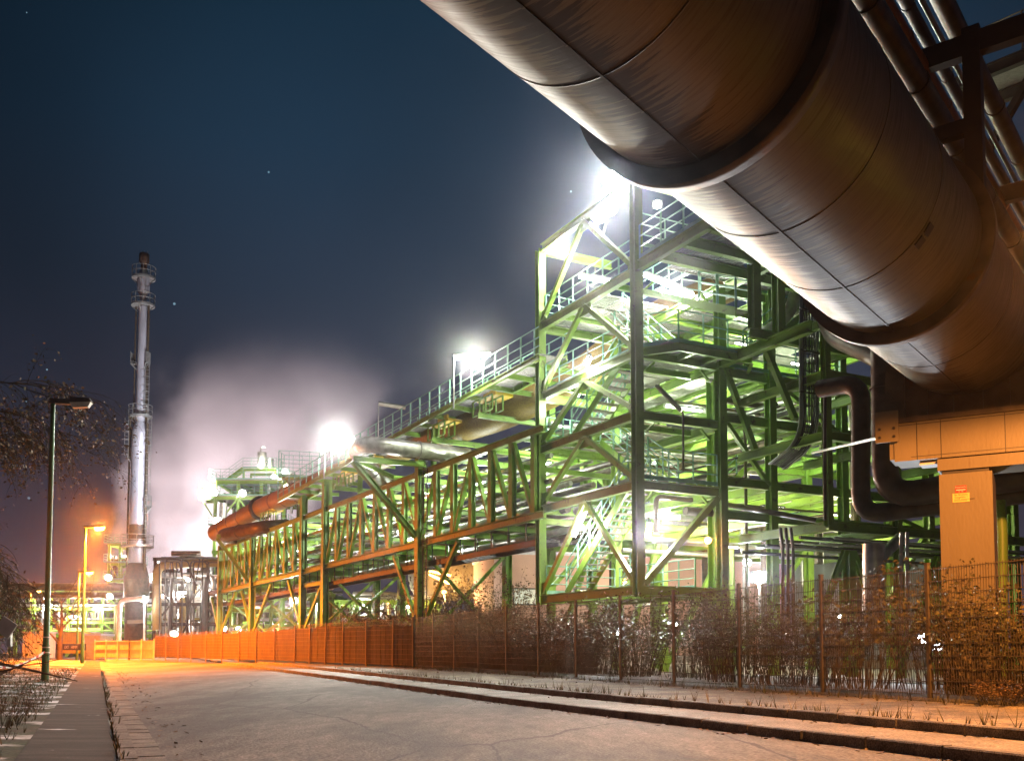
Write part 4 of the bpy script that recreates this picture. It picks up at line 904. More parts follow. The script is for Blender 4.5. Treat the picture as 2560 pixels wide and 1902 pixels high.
# ------------------------------------------------------------ chimney stack
SY = 115.0
def SP(px, py): return P(px, py, SY)
sb = SP(338, 1600); sb.z = gz(sb)
stack = thing('flare_stack', sb, 'tall steel chimney stack with ring platforms rising against the night sky', 'chimney stack')
def sz(py): return P(345, py, SY).z
def lathe(m, prof, n=28):
    k = len(prof); vs = [V((sb.x + math.cos(2*math.pi*j/n) * r, sb.y + math.sin(2*math.pi*j/n) * r, z)) for z, r in prof for j in range(n)]
    m.add(vs, [(i*n + j, i*n + (j+1) % n, (i+1)*n + (j+1) % n, (i+1)*n + j) for i in range(k-1) for j in range(n)], True)
part('base_shell', DARKPIPE, stack, lambda m: lathe(m, [(sb.z, 1.25), (sz(1500), 1.25), (sz(1499), 1.45), (sz(1448), 1.45), (sz(1408), .98)]))
part('body_shell', STACKM, stack, lambda m: lathe(m, [(sz(1407), .97), (sz(1300), .95), (sz(1085), .92), (sz(1083), .95), (sz(1056), .55)]))
part('dark_band', SOOT, stack, lambda m: lathe(m, [(sz(1448), 1.47), (sz(1409), 1.0)])); part('dark_band', SOOT, stack, lambda m: lathe(m, [(sz(1352), .975), (sz(1312), .965)]))
part('upper_shell', STACKM, stack, lambda m: lathe(m, [(sz(1055), .55), (sz(768), .50)])); part('barrel', STACKM, stack, lambda m: lathe(m, [(sz(768), .4), (sz(740), .4), (sz(728), .72), (sz(690), .72), (sz(676), .4)]))
part('tip', SOOT, stack, lambda m: lathe(m, [(sz(680), .38), (sz(662), .36), (sz(656), .58), (sz(636), .58), (sz(634), .45)]))
part('tip_spike', GALV, stack, lambda m: [m.bar(V((sb.x + x, sb.y, sz(640))), V((sb.x + x, sb.y, sz(628))), .06, .06, V((0, 1, 0))) for x in (-.4, .0, .4)])
for dx, dy, r, z0, z1 in ((.75, -.15, .14, 1060, 765), (-.85, .1, .10, 1060, 765), (-1.2, 0, .12, 1400, 1050), (1.05, -.5, .17, 1500, 1060), (-1.35, .3, .09, 1590, 1060)):
    part('riser', DARKPIPE, stack, lambda m: m.tube([V((sb.x + dx, sb.y + dy, sz(z0))), V((sb.x + dx, sb.y + dy, sz(z1)))], r, 8))
def rplat(py, r, a0=0, a1=360, ri=.9):
    z = sz(py); n = 20; A = [math.radians(a0 + (a1 - a0) * i / n) for i in range(n + 1)]
    pl = part('ring_platform', GALV, stack, lambda m: [m.add([V((sb.x + math.cos(t) * q, sb.y + math.sin(t) * q, z + h)) for h in (0, .22) for t in (A[i], A[i+1]) for q in (ri, r)], [(0, 1, 3, 2), (4, 6, 7, 5), (1, 5, 7, 3)]) for i in range(n)])
    def f(m):
        c = [V((sb.x + math.cos(t) * r, sb.y + math.sin(t) * r, z + .2)) for t in A]
        for i, p in enumerate(c):
            if i % 2 == 0: m.bar(p, p + UP * 1.2, .06, .06, V((0, 1, .01)))
        for h in (1.2, .6): m.tube([p + UP * h for p in c], .04, 4)
    part('railing', GALV, pl, f)
    part('bracket', GALV, pl, lambda m: [m.bar(V((sb.x + math.cos(t) * r, sb.y + math.sin(t) * r, z)), V((sb.x + math.cos(t) * ri * .6, sb.y + math.sin(t) * ri * .6, z - .9)), .08, .08) for t in A[::5]])
rplat(698, 1.35, ri=.6); rplat(766, 1.35, ri=.5); rplat(911, .95, -40, 40, .5); rplat(911, 1.25, 150, 210, .6); rplat(1044, 1.35, ri=.5); rplat(1269, 1.45, -40, 60, .9); rplat(1368, 1.85, ri=.95); rplat(1148, 1.3, 150, 200, .8)
def lad(m, x, z0, z1):
    for o in (-.22, .22): m.bar(V((sb.x + x + o, sb.y - .6, z0)), V((sb.x + x + o, sb.y - .6, z1)), .05, .05, V((0, 1, 0)))
    k = int((z1 - z0) / .45)
    for i in range(k): m.bar(V((sb.x + x - .22, sb.y - .6, z0 + i * .45)), V((sb.x + x + .22, sb.y - .6, z0 + i * .45)), .035, .035)
    for i in range(int(k / 2)): m.tube([V((sb.x + x + math.cos(t) * .4, sb.y - .6 - .35 - math.sin(t) * .35, z0 + .9 * i)) for t in (-.4, .5, 1.57, 2.6, 3.5)], .025, 4)
part('caged_ladder', GALV, stack, lambda m: lad(m, .95, sz(1040), sz(915))); part('caged_ladder', GALV, stack, lambda m: lad(m, 1.35, sz(1362), sz(1050))); part('caged_ladder', GALV, stack, lambda m: lad(m, -1.35, sz(1140), sz(1046))); part('caged_ladder', GALV, stack, lambda m: lad(m, .3, sz(740), sz(690)))

# ------------------------------------------------------------ far process units
def unit(name, label, cat, px0, px1, Y, zs, ys=2, dep=6, seed=1, npipe=14, nver=8, ncol=4, rails=(), steel=GREEN, tilt=.0, braces=4, cant=None):
    rnd = random.Random(seed); a = P(px0, 1600, Y); b = P(px1, 1600, Y); z0 = gz(a); a.z = b.z = 0
    e = (b - a); W = e.length; e.normalize(); g = V((-e.y, e.x, 0)); e0 = e.copy()
    U = lambda x, y, z: V((a.x, a.y, 0)) + e * x + g * y + UP * z
    t = thing(name, U(W / 2, 0, z0), label, cat)
    xs = [W * i / (ncol - 1) for i in range(ncol)]; yy = [dep * i / (ys - 1) for i in range(ys)]; top = zs[-1]
    for x in xs:
        for y in yy: part('column', steel, t, lambda m: m.beam(U(x, y, z0), U(x, y, top), .32, .32, e))
    for z in zs:
        for y in yy: part('beam', steel, t, lambda m: m.beam(U(-.3, y, z), U(W + .3, y, z), .24, .34))
        for x in xs: part('cross_beam', steel, t, lambda m: m.beam(U(x, 0, z - .02), U(x, dep, z - .02), .2, .3))
    lv = [z0] + list(zs)
    for i in range(braces):
        k = rnd.randrange(len(xs) - 1); l = rnd.randrange(len(lv) - 1); x0, x1 = xs[k], xs[k + 1]
        if rnd.random() < .5: x0, x1 = x1, x0
        part('brace', steel, t, lambda m: m.bar(U(x0, -.05, lv[l]), U(x1, -.05, lv[l + 1]), .16, .16, g))
    for z in rails:
        part('deck', GRATE, t, lambda m: m.bar(U(-.6, dep / 2, z + .22), U(W + .6, dep / 2, z + .22), dep + .8, .06)); part('railing', MINT, t, lambda m: rail(m, [U(-.6, dep + .3, z + .25), U(-.6, -.4, z + .25), U(W + .6, -.4, z + .25), U(W + .6, dep + .3, z + .25)], 1.1, 1.3))
    mats = [CLAD, GALV, DARKPIPE, CLAD, steel, OCHRE]
    for i in range(npipe):
        z = rnd.choice(zs) + rnd.uniform(.2, .5); y = rnd.uniform(-.2, dep); r = rnd.choice((.08, .12, .16, .25)); x0 = rnd.uniform(-.5, W * .3); x1 = rnd.uniform(W * .6, W + .5)
        pts = [U(x0, y, z + r), U(x1, y, z + r)]
        if rnd.random() < .5: pts.append(U(x1, y, max(z0 + .3, z - rnd.uniform(1, 4))))
        part('pipe', rnd.choice(mats), t, lambda m: m.tube(bend(pts, r * 3, 3), r, 8))
    for i in range(nver):
        x = rnd.uniform(0, W); y = rnd.uniform(-.3, dep * .8); r = rnd.choice((.08, .14, .22, .4)); z1 = rnd.uniform(.4, 1) * (top - z0) + z0; zl = z0 if rnd.random() < .6 else z1 - rnd.uniform(2, 4)
        part('vertical_pipe' if r < .3 else 'vessel', rnd.choice(mats), t, lambda m: m.tube([U(x, y, max(zl, z0)), U(x, y, z1)], r, 10))
    return U, z0, W, e, g
def zz(py, Y): return P(1000, py, Y).z
Y = 104
U1 = unit('process_tower', 'bright green process tower with lit decks behind the far end of the truss bridge', 'process unit', 532, 705, Y, [zz(1530, Y), zz(1450, Y), zz(1380, Y), zz(1318, Y), zz(1245, Y), zz(1205, Y)], 2, 7, 3, 22, 14, 4, (zz(1450, Y), zz(1318, Y), zz(1245, Y), zz(1205, Y)), GREEN, braces=9)
U, z0, W, e, g = U1
pt = thing('top_house', U(4, 2, zz(1205, Y)), 'small roofed stair landing with tanks on top of the bright process tower', 'landing')
zr_ = zz(1165, Y)
part('roof_deck', GREEN, pt, lambda m: [m.beam(U(2.6, 1, zr_ - .2), U(6.2, 1, zr_ - .2), .2, .3), m.beam(U(2.6, 4, zr_ - .2), U(6.2, 4, zr_ - .2), .2, .3)] + [m.beam(U(x, y, zz(1205, Y)), U(x, y, zr_ - .3), .2, .2, e) for x in (2.7, 6.1) for y in (1, 4)])
part('railing', MINT, pt, lambda m: rail(m, [U(2.6, 1, zr_), U(6.2, 1, zr_), U(6.2, 4, zr_)], 1.1, 1)); part('stair', GREEN, pt, lambda m: [m.bar(U(.4, y, zz(1203, Y)), U(2.6, y, zr_), .06, .3) for y in (1, 2)] + [m.box(U(.4 + 2.2 * i / 9, 1.5, zz(1203, Y) + (zr_ - zz(1203, Y)) * i / 9), e * .13, g * .5, UP * .02) for i in range(1, 9)])
part('handrail', MINT, pt, lambda m: rail(m, [U(.4, 1, zz(1203, Y)), U(2.6, 1, zr_)], 1.1, 1)); part('tank', CLAD, pt, lambda m: [m.tube([U(4.4, 2, zr_), U(4.4, 2, zr_ + 1.9)], .5, 12), m.tube([U(5.4, 2, zr_), U(5.4, 2, zr_ + 1.2)], .3, 10), m.tube(bend([U(4.4, 1.4, zr_ + .3), U(4.4, 1.4, zr_ + 2.4), U(4.9, 1.4, zr_ + 2.4)], .3), .06, 6)])
single('jutting_platform', GREEN, 'railed green platform jutting from the left side of the bright process tower', 'platform', lambda m: [m.beam(U(-1.6, y, zz(1247, Y)), U(-.35, y, zz(1247, Y)), .24, .3) for y in (-.4, 2)] + [m.bar(U(-1.6, .8, zz(1243, Y)), U(-.65, .8, zz(1243, Y)), 2.8, .06), m.bar(U(-1.3, -.4, zz(1250, Y)), U(-.2, -.4, zz(1290, Y)), .12, .12)] + [rail(m, [U(-.7, -.4, zz(1243, Y)), U(-1.6, -.4, zz(1243, Y)), U(-1.6, 2, zz(1243, Y))], 1.1, .8)])
Y = 96
unit('conduit_frame', 'dark pipe-crowded frame with tall conduits between the chimney and the truss bridge', 'process unit', 385, 552, Y, [zz(1560, Y), zz(1510, Y), zz(1455, Y), zz(1397, Y)], 2, 6, 5, 34, 34, 5, (), STEELDK, braces=10)
rpipe([P(392, 1575, 93), P(392, 1412, 93), P(560, 1405, 93)], .42, OCHRE, 'fat tan pipe with a square elbow crossing right of the chimney', None, 14, 1.0)
for i in range(9):
    px = 398 + i * 15 + random.uniform(-4, 4); y0 = 1394 + random.uniform(0, 12); rpipe([P(px, 1590, 90.5), P(px, y0, 90.5), P(px + random.uniform(20, 55), y0, 90.5), P(px + random.uniform(20, 55), random.uniform(1450, 1580), 90.5)], .06, STEELDK, 'tall dark conduit bent over at the top of the conduit frame', 'tall conduits by the truss end', 6, .3)
rpipe([P(395, 1442, 97), P(560, 1448, 97)], .34, DARKPIPE, 'thick dark pipe crossing below the fat tan pipe', None, 12)
Y = 124
unit('pipe_gantry', 'long low orange-lit pipe gantry crossing behind the road end', 'pipe rack', -90, 470, Y, [zz(1588, Y), zz(1555, Y), zz(1522, Y), zz(1480, Y)], 2, 7, 8, 62, 28, 14, (), GREEN, braces=10)
for k, py in enumerate((1466, 1486)): rpipe([P(-100, py, 120), P(470, py + 2, 120)], .5 - .1 * k, DARKPIPE, ['long dark pipe along the crest of the low gantry', 'second long dark pipe under the crest pipe of the low gantry'][k], None, 12)
Y = 130
unit('green_frame', 'green open frame with stair landings just left of the chimney', 'process unit', 268, 322, Y, [zz(1520, Y), zz(1452, Y), zz(1410, Y), zz(1362, Y)], 2, 4, 13, 8, 6, 3, (zz(1452, Y), zz(1410, Y), zz(1362, Y)), GREEN, braces=5)
Y = 92
unit('low_pipe_rack', 'brightly lit low pipe rack seen beneath the far half of the truss bridge', 'pipe rack', 575, 830, Y, [zz(1565, Y), zz(1525, Y), zz(1488, Y)], 2, 8, 17, 34, 22, 6, (), GREEN, braces=6)
Y = 72
U6 = unit('tank_frame', 'shadowy frame of pipes and tanks seen under the middle of the truss bridge', 'process unit', 845, 1080, Y, [zz(1560, Y), zz(1505, Y)], 2, 6, 23, 18, 16, 4, (), GREEN, braces=5)
# orange-lit tank and buildings behind
def tankf(m):
    a, b = P(1062, 1440, 74), P(1275, 1440, 80); d = (b - a).normalized()
    m.tube([a - d * .9, a - d * .7, a - d * .3, a, b, b + d * .3, b + d * .7, b + d * .9], 1.9, 28, True, [.3, 1.1, 1.7, 1.9, 1.9, 1.7, 1.1, .3])
single('storage_tank', CREAM, 'orange-lit horizontal storage tank behind the bushes under the bridge', 'tank', tankf)
def bld(name, label, px0, px1, Y, ytop, m, dep=8, win=True, Y2=None):
    a = P(px0, 1600, Y); b = P(px1, 1600, Y2 or Y); a.z = b.z = 0; e = (b - a); W = e.length; e.normalize(); g = V((-e.y, e.x, 0)); z0 = gz(a) - .1; z1 = P((px0 + px1) / 2, ytop, (Y + (Y2 or Y)) / 2).z
    t = thing(name, V((a.x, a.y, z0)) + e * W / 2, label, 'building'); c = V((a.x, a.y, 0)) + e * W / 2 + g * dep / 2
    part('wall', m, t, lambda q: q.box(c + UP * (z0 + z1) / 2, e * W / 2, g * dep / 2, UP * (z1 - z0) / 2)); part('parapet', WALLW, t, lambda q: q.box(c + UP * (z1 + .1), e * (W / 2 + .1), g * (dep / 2 + .1), UP * .1))
    part('plinth', CONC, t, lambda q: q.box(c + UP * (z0 + .3) - g * .05, e * (W / 2 + .02), g * (dep / 2 + .02), UP * .3))
    if win:
        for i in range(int(W / 4)):
            x = V((a.x, a.y, 0)) + e * (2 + i * 4) - g * .03 + UP * (z0 + (z1 - z0) * .62)
            f = part('window', STEELDK, t, lambda q: q.box(x, e * .8, g * .05, UP * .55)); part('pane', GALV, f, lambda q: q.box(x - g * .04, e * .7, g * .02, UP * .46))
bld('brick_building', 'low pink-rendered works building behind the foot of the stair tower', 1235, 1960, 62, 1392, WALLP, 8, True, 66)
bld('sheet_clad_shed', 'grey sheet-clad shed behind the green braces left of the portal column', 1985, 2365, 52, 1368, WALLW, 8, False, 50)
bld('gatehouse', 'small orange-lit gatehouse at the road end beside the works gate', 208, 250, 92, 1588, CONT, 3, False)
single('yellow_container', YELLOW, 'small bright yellow container behind the street lamps at the road end', 'container', lambda m: [m.box(P(192, 1606, 94) , V((.95, 0, 0)), V((0, .8, 0)), UP * 1.0)] + [m.box(P(192, 1606, 94) + V((-.9 + i * .2, -.81, 0)), V((.05, 0, 0)), V((0, .02, 0)), UP * .95) for i in range(10)])
single('site_cabin', GATEM, 'grey site cabin half hidden by the dark green lamp post', 'cabin', lambda m: [m.box(P(98, 1612, 88), V((1.0, 0, 0)), V((0, 1, 0)), UP * 1.1), m.box(P(98, 1612, 88) + UP * 1.15, V((1.1, 0, 0)), V((0, 1.1, 0)), UP * .06), m.box(P(98, 1612, 88) + V((.3, -1.01, -.2)), V((.35, 0, 0)), V((0, .02, 0)), UP * .85)])
for i, (px, Y, py, lb) in enumerate([(297, 91, 1500, 'pale tall pipe mast standing behind the works gate')]):
    rpipe([V((P(px, 1600, Y).x, Y, .4)), P(px + 3, 1500, Y), P(px + 60, 1495, Y)], .22, WHITEP, lb, None, 10, .6)
single('barrier_beam', CREAM, 'pale horizontal beam in front of the chimney foot', 'beam', lambda m: m.beam(P(318, 1554, 93), P(362, 1552, 93), .3, .35))

# ------------------------------------------------------------ steam plume
pm_ = bpy.data.materials.new('steam'); pm_.use_nodes = True; nt = pm_.node_tree; N = nt.nodes; L = nt.links
for n in list(N): 
    if n.type != 'OUTPUT_MATERIAL': N.remove(n)
pv = N.new('ShaderNodeVolumePrincipled'); pv.inputs['Color'].default_value = (.95, .93, .95, 1); pv.inputs['Anisotropy'].default_value = .0
L.new(pv.outputs[0], [n for n in N if n.type == 'OUTPUT_MATERIAL'][0].inputs['Volume'])
tc = N.new('ShaderNodeTexCoord'); sp = N.new('ShaderNodeSeparateXYZ'); L.new(tc.outputs['Object'], sp.inputs[0])
def mth(op, a, b=None, c=None):
    n = N.new('ShaderNodeMath'); n.operation = op
    for i, x in enumerate((a, b, c)):
        if x is None: continue
        if hasattr(x, 'links'): L.new(x, n.inputs[i])
        else: n.inputs[i].default_value = x
    return n.outputs[0]
SX, SZc = 30.0, 30.0                   # plume box half sizes, local z from -30 to 30
ns = N.new('ShaderNodeTexNoise'); ns.inputs['Scale'].default_value = .07; ns.inputs['Detail'].default_value = 6; ns.inputs['Roughness'].default_value = .55; L.new(tc.outputs['Object'], ns.inputs['Vector'])
h = mth('MULTIPLY_ADD', sp.outputs['Z'], 1 / 60, .5)                              # 0 bottom, 1 top
cx = mth('MULTIPLY_ADD', mth('POWER', h, 1.1), 22.0, -14.0)                      # centreline drifts to the right
dx = mth('SUBTRACT', sp.outputs['X'], cx)
wd = mth('MULTIPLY_ADD', h, 15.0, 9.0)
q = mth('ADD', mth('POWER', mth('DIVIDE', mth('ABSOLUTE', dx), wd), 2.0), mth('POWER', mth('DIVIDE', mth('ABSOLUTE', sp.outputs['Y']), 14.0), 2.0))
q = mth('ADD', q, mth('MULTIPLY', mth('SUBTRACT', ns.outputs['Fac'], .5), 4.4))
body = mth('MAXIMUM', mth('MULTIPLY', mth('SUBTRACT', 1.0, q), 1.7), 0.0)
body = mth('MINIMUM', body, 1.0)
fade = N.new('ShaderNodeMapRange'); fade.interpolation_type = 'SMOOTHSTEP'; fade.inputs[1].default_value = 1.0; fade.inputs[2].default_value = .35; L.new(h, fade.inputs[0])
dens = mth('MULTIPLY', mth('MULTIPLY', body, fade.outputs[0]), .085); L.new(dens, pv.inputs['Density'])
pc_ = P(620, 1240, 175); b = MB(); b.box(V((0, 0, 0)), V((34, 0, 0)), V((0, 15, 0)), V((0, 0, 30)))
plume = b.build('steam_plume', pm_, None, 'stuff'); plume.location = (pc_.x, 175, 28); plume['label'] = 'pale pinkish steam plume drifting up behind the works'

# ------------------------------------------------------------ lamps
def tube_lamp(px, py, Y, dx, dy, Ln, power, label, c=C_WHITE, m=None, drop=.35, pole=None, beam=0):
    o = P(px, py, Y); d = V((dx, 0, dy)) if not isinstance(dx, V) else dx; d = d.normalized()
    t = thing('tube_lamp', o, label, 'lamp')
    part('housing', LAMPGREY, t, lambda q: q.bar(o - d * Ln / 2 + UP * .09, o + d * Ln / 2 + UP * .09, .2, .06)); part('diffuser', m or E_WHITE, t, lambda q: q.tube([o - d * Ln / 2, o + d * Ln / 2], .085, 8))
    if pole:
        part('pole', GALV, t, lambda q: q.tube(bend([o - d * Ln * .5 - UP * pole + UP * .1, o - d * Ln * .5 + UP * .12, o - d * Ln * .1 + UP * .12], .25), .035, 6))
    else: part('bracket', LAMPGREY, t, lambda q: q.bar(o + UP * .1, o + UP * .45, .05, .05, V((0, 1, 0))))
    if power: light(o - UP * drop + V((0, -.25, 0)), power * .42, c, t, .16)
    if beam:
        dv = V((-.25, -1, -.4)); lo = light(o + dv * .2, beam, c, t, .12); lo.data.type = 'SPOT'; lo.data.spot_size = math.radians(110); lo.data.spot_blend = .6; lo.rotation_euler = dv.to_track_quat('-Z', 'Y').to_euler()
    return t
def flood(px, py, Y, power, label, c=C_COOL, m=None, r=.28, aim=V((-.3, -1, -.35)), off=.45, point=False):
    o = P(px, py, Y); a = aim.normalized(); s = a.cross(UP).normalized(); u = s.cross(a)
    t = thing('floodlight', o, label, 'floodlight')
    def hs(q):
        f = [o + a * .02 + s * i * r + u * j * r * .8 for i, j in ((-1, -1), (1, -1), (1, 1), (-1, 1))]; k = [o - a * .25 + s * i * r * .6 + u * j * r * .5 for i, j in ((-1, -1), (1, -1), (1, 1), (-1, 1))]
        q.add(f + k, [(0, 1, 5, 4), (1, 2, 6, 5), (2, 3, 7, 6), (3, 0, 4, 7), (7, 6, 5, 4)])
    part('housing', LAMPGREY, t, hs); part('glass', m or E_HOT, t, lambda q: q.tube([o + a * .02, o + a * .045], r * .8, 16)); part('yoke', LAMPGREY, t, lambda q: q.bar(o - a * .12 - s * r * 1.1, o - a * .12 + s * r * 1.1, .05, .05))
    if power:
        lo = light(o + a * (off if point else .12), power * .6, c, t, .2 if point else .08)
        if not point: lo.data.type = 'SPOT'; lo.data.spot_size = math.radians(150); lo.data.spot_blend = .4; lo.rotation_euler = a.to_track_quat('-Z', 'Y').to_euler()
    return t
k_ = TT
bo = P(1527, 490, 34.6); bank = thing('floodlight_bank', bo, 'glaring bank of floodlights on a mast at the very top of the stair tower', 'floodlights')
part('mast', GALV, bank, lambda q: q.tube([P(1545, 420, 34.9), P(1505, 600, 34.9)], .05, 8))
for i, (px, py) in enumerate(((1546, 432), (1520, 446), (1536, 476), (1508, 492), (1526, 522), (1498, 540))):
    o = P(px, py, 34.6); a = V((-.28, -1, -.42)).normalized()
    hd = part('head', LAMPGREY, bank, lambda q: q.tube([o - a * .22, o - a * .12, o], .26, 16, True, [.13, .25, .26])); part('glass', E_HOT, hd, lambda q: q.tube([o + a * .004, o + a * .02], .25, 16))
for px, py in ((1536, 455), (1512, 525)):
    lo = light(P(px, py, 34.6) + V((-.28, -1, -.42)) * .35, 10000, C_COOL, bank, .3); lo.data.type = 'SPOT'; lo.data.spot_size = math.radians(88); lo.data.spot_blend = .9
    lo.rotation_euler = V((-.5, -1, -.4)).to_track_quat('-Z', 'Y').to_euler()
flood(1643, 512, 38, 900, 'softer floodlight behind the corner column at the top of the tower', r=.2, aim=V((-.1, -1, -.3)))
tube_lamp(1408, 620, 36, TT + UP * .9, 0, 1.5, 1800, 'tilted tube lamp at the upper left corner of the stair tower', m=E_HOT, beam=1400)
tube_lamp(1488, 698, 35.2, V((1, .1, -.15)), 0, 1.2, 1800, 'tube lamp over the upper left landing of the stair tower', m=E_HOT, beam=1400)
tube_lamp(1672, 712, 34.2, V((1, .4, -.25)), 0, 2.0, 3500, 'broad double tube lamp right of the corner column, brightest of the middle decks', m=E_HOT, beam=1800)
tube_lamp(1690, 742, 34.8, V((1, .4, -.1)), 0, 1.4, 1500, 'tube lamp just below the broad double one, before the yellow duct', m=E_HOT)
tube_lamp(1470, 903, 33.5, V((.4, .2, 1)), 0, .35, 900, 'round bulkhead lamp on the middle of a brace apex in the stair tower', m=E_WHITE, beam=1400)
tube_lamp(1437, 978, 36, TT + UP * .6, 0, .7, 900, 'short lamp above the third stair flight', m=E_HOT, beam=1400)
tube_lamp(1452, 1300, 34.2, V((-.45, .3, -1)), 0, 1.25, 1800, 'long tilted tube lamp on the lowest storey of the stair tower', m=E_HOT, beam=1800)
tube_lamp(1622, 1325, 33, V((.2, 0, 1)), 0, .5, 900, 'lamp just right of the corner column on the lowest storey', m=E_WHITE, beam=1400)
tube_lamp(1655, 1280, 36, V((1, .2, 0)), 0, .6, 900, 'lamp under the first deck behind the corner column', m=E_WHITE, beam=1400)
flood(1770, 1350, 33, 1500, 'small orange lamp at the railing beside the inner columns', C_SOD, E_SOD, .15)
flood(1868, 1405, 36, 1500, 'small white floodlight under the green rack beams', r=.18)
flood(1897, 1442, 36, 2600, 'larger white floodlight low under the rack beside the conduits', r=.3)
flood(2308, 1595, 23, 450, 'upper of the two slanted white lamps low behind the fence by the portal column', r=.15, m=E_COOL)
flood(2340, 1612, 23, 700, 'lower of the two slanted white lamps low behind the fence by the portal column', r=.17, m=E_COOL)
flood(1546, 1583, 28, 900, 'tiny lamp glinting through the thicket behind the mesh fence', r=.07, m=E_WHITE)
flood(1690, 1560, 27, 900, 'added low lamp backlighting the thicket between the tower and the rack', r=.06, m=E_WHITE)  # this and the next two lamps are added to backlight the thicket
flood(2100, 1540, 25.5, 900, 'added low lamp backlighting the thicket near the fat silver riser', r=.06, m=E_WHITE)
flood(1420, 1560, 34, 900, 'added low lamp backlighting the thicket under the hanging stair tower', r=.06, m=E_WHITE)
ul = thing('tube_lamp', P(1708, 1175, 30), 'unlit tube lamp tilted on a standing pole at the first deck railing of the tower', 'lamp')
part('housing', GALV, ul, lambda q: q.bar(P(1642, 963, 30.6), P(1702, 1024, 30.1), .16, .10)); part('diffuser', BOWL, ul, lambda q: q.tube([P(1642, 966, 30.5), P(1702, 1028, 30.0)], .06, 8)); part('pole', DARKPIPE, ul, lambda q: q.tube(bend([P(1700, 1022, 30.1), P(1708, 1034, 30.05), P(1708, 1178, 30)], .15), .035, 6))
for i, (n, t, z, pw) in enumerate([(4.5, 3, RZ[3] - .5, 1300), (7.3, 3.5, RZ[3] - .5, 1300), (7.3, 1.8, RZ[1] - .4, 1000), (4.4, 4.5, RZ[1] - .5, 900), (11, 3, RZ[3] - .4, 1000), (11, 2, RZ[1] - .4, 700), (7.5, 9, RZ[2] - .4, 1200), (4.3, 9, RZ[3] + 1.0, 1200), (7.2, 3, RZ[4] - .5, 1400), (11.0, 4, RZ[4] - .5, 900), (7.0, 4, RZ[0] - .5, 900), (12, 3, RZ[0] - .5, 900)]):  # extra hidden lamps, added to light the rack from within
    o = T(n, t, z); tl = thing('tube_lamp', o, 'added hidden tube lamp under a deck deep in the green pipe rack', 'lamp', 'added tube lamps in the green rack')
    part('housing', LAMPGREY, tl, lambda q: q.bar(o - TN * .55 + UP * .05, o + TN * .55 + UP * .05, .16, .05)); part('diffuser', E_WHITE, tl, lambda q: q.tube([o - TN * .5, o + TN * .5], .05, 6)); light(o - UP * .3, pw * .62, (1, .92, .55) if z < RZ[1] else C_GRN, tl, .15)
for i, (s, w_, z) in enumerate([(3, 2.4, BH * .85), (8, 2.2, BH * .85), (14, 2.5, BH * .85), (20, 2.3, BH * .85), (27, 2.4, BH * .85), (34, 2.2, BH * .85), (40, 2.4, BH * .85)]):  # unseen lamps added so the pipes inside the bridge are lit
    o = B(s, w_, z); tl = thing('tube_lamp', o, 'added tube lamp lighting the inside of the truss bridge', 'lamp', 'added tube lamps in the truss bridge')
    part('housing', LAMPGREY, tl, lambda q: q.bar(o - BD * .55 + UP * .05, o + BD * .55 + UP * .05, .16, .05)); part('diffuser', E_COOL, tl, lambda q: q.tube([o - BD * .5, o + BD * .5], .04, 6)); light(o - UP * .25, 1000, (.92, 1, .92), tl, .15)
tube_lamp(1180, 890, 39.5, V((1, .1, .12)), 0, 1.5, 2200, 'glaring tube lamp on a pole above the near half of the sloping walkway', m=E_HOT, pole=2.2, beam=3800)
tube_lamp(848, 1097, 52.5, V((1, .1, .12)), 0, 1.6, 2600, 'glaring tube lamp on a pole above the far half of the sloping walkway', m=E_HOT, pole=2.2, beam=6500)
tube_lamp(980, 1015, 46.6, V((1, .15, -.12)), 0, 1.3, 0, 'unlit tube lamp on a bent pole midway along the sloping walkway', m=BOWL, pole=2.3)
FL = [(657, 1155, 106, 2000, .5, 'round white floodlight at the very top of the bright process tower'), (535, 1230, 102, 1400, .5, 'floodlight at the left end of the process tower upper deck'), (607, 1232, 101.5, 1200, .45, 'floodlight at the middle of the process tower upper deck'),
      (545, 1303, 102, 1600, .6, 'big floodlight under the upper deck at the left edge of the process tower'), (712, 1178, 104, 1500, .35, 'floodlight beside the cage at the far end of the walkway'), (685, 1192, 105, 1200, .35, 'small floodlight left of the walkway cage on the process tower'), (716, 1216, 100, 1200, .3, 'lamp under the cage at the far end of the walkway'),
      (361, 1497, 92, 1000, .42, 'blue-white street floodlight on a pale mast before the chimney foot'), (396, 1402, 100, 1200, .5, 'floodlight at the elbow of the fat tan pipe'), (385, 1442, 100, 1200, .5, 'floodlight just right of the chimney cone'), (271, 1443, 112, 1000, .45, 'floodlight just left of the chimney cone'),
      (275, 1490, 112, 1000, .45, 'floodlight below the crest pipes left of the chimney'), (396, 1490, 104, 1500, .36, 'left one of a close pair of floodlights right of the chimney foot'), (411, 1490, 104, 1500, .36, 'right one of a close pair of floodlights right of the chimney foot'), (470, 1448, 95, 900, .25, 'small lamp high in the dark conduit frame'),
      (735, 1500, 70, 2500, .32, 'star-like floodlight under the far half of the truss bridge'), (561, 1570, 86, 700, .28, 'first of two low lamps above the board fence'), (597, 1571, 86, 700, .28, 'second of two low lamps above the board fence, nearer the sign'), (436, 1584, 90, 900, .4, 'low lamp just above the top of the board fence near the gate'), (1270, 1478, 60, 500, .16, 'low lamp among the bushes left of the stair tower')]
for (px, py, Y, pw, r, lb) in FL: flood(px, py, Y, pw, lb, C_COOL if 'blue' in lb else C_WHITE, E_HOT if 'blue' in lb else E_WHITE, r, V((random.uniform(-.3, .3), -1, -.5)), .8, True)
rpipe([V((P(361, 1600, 92.6).x, 92.6, .4)), P(361, 1502, 92.6)], .11, WHITEP, 'pale slim lamp mast before the chimney foot', None, 8)
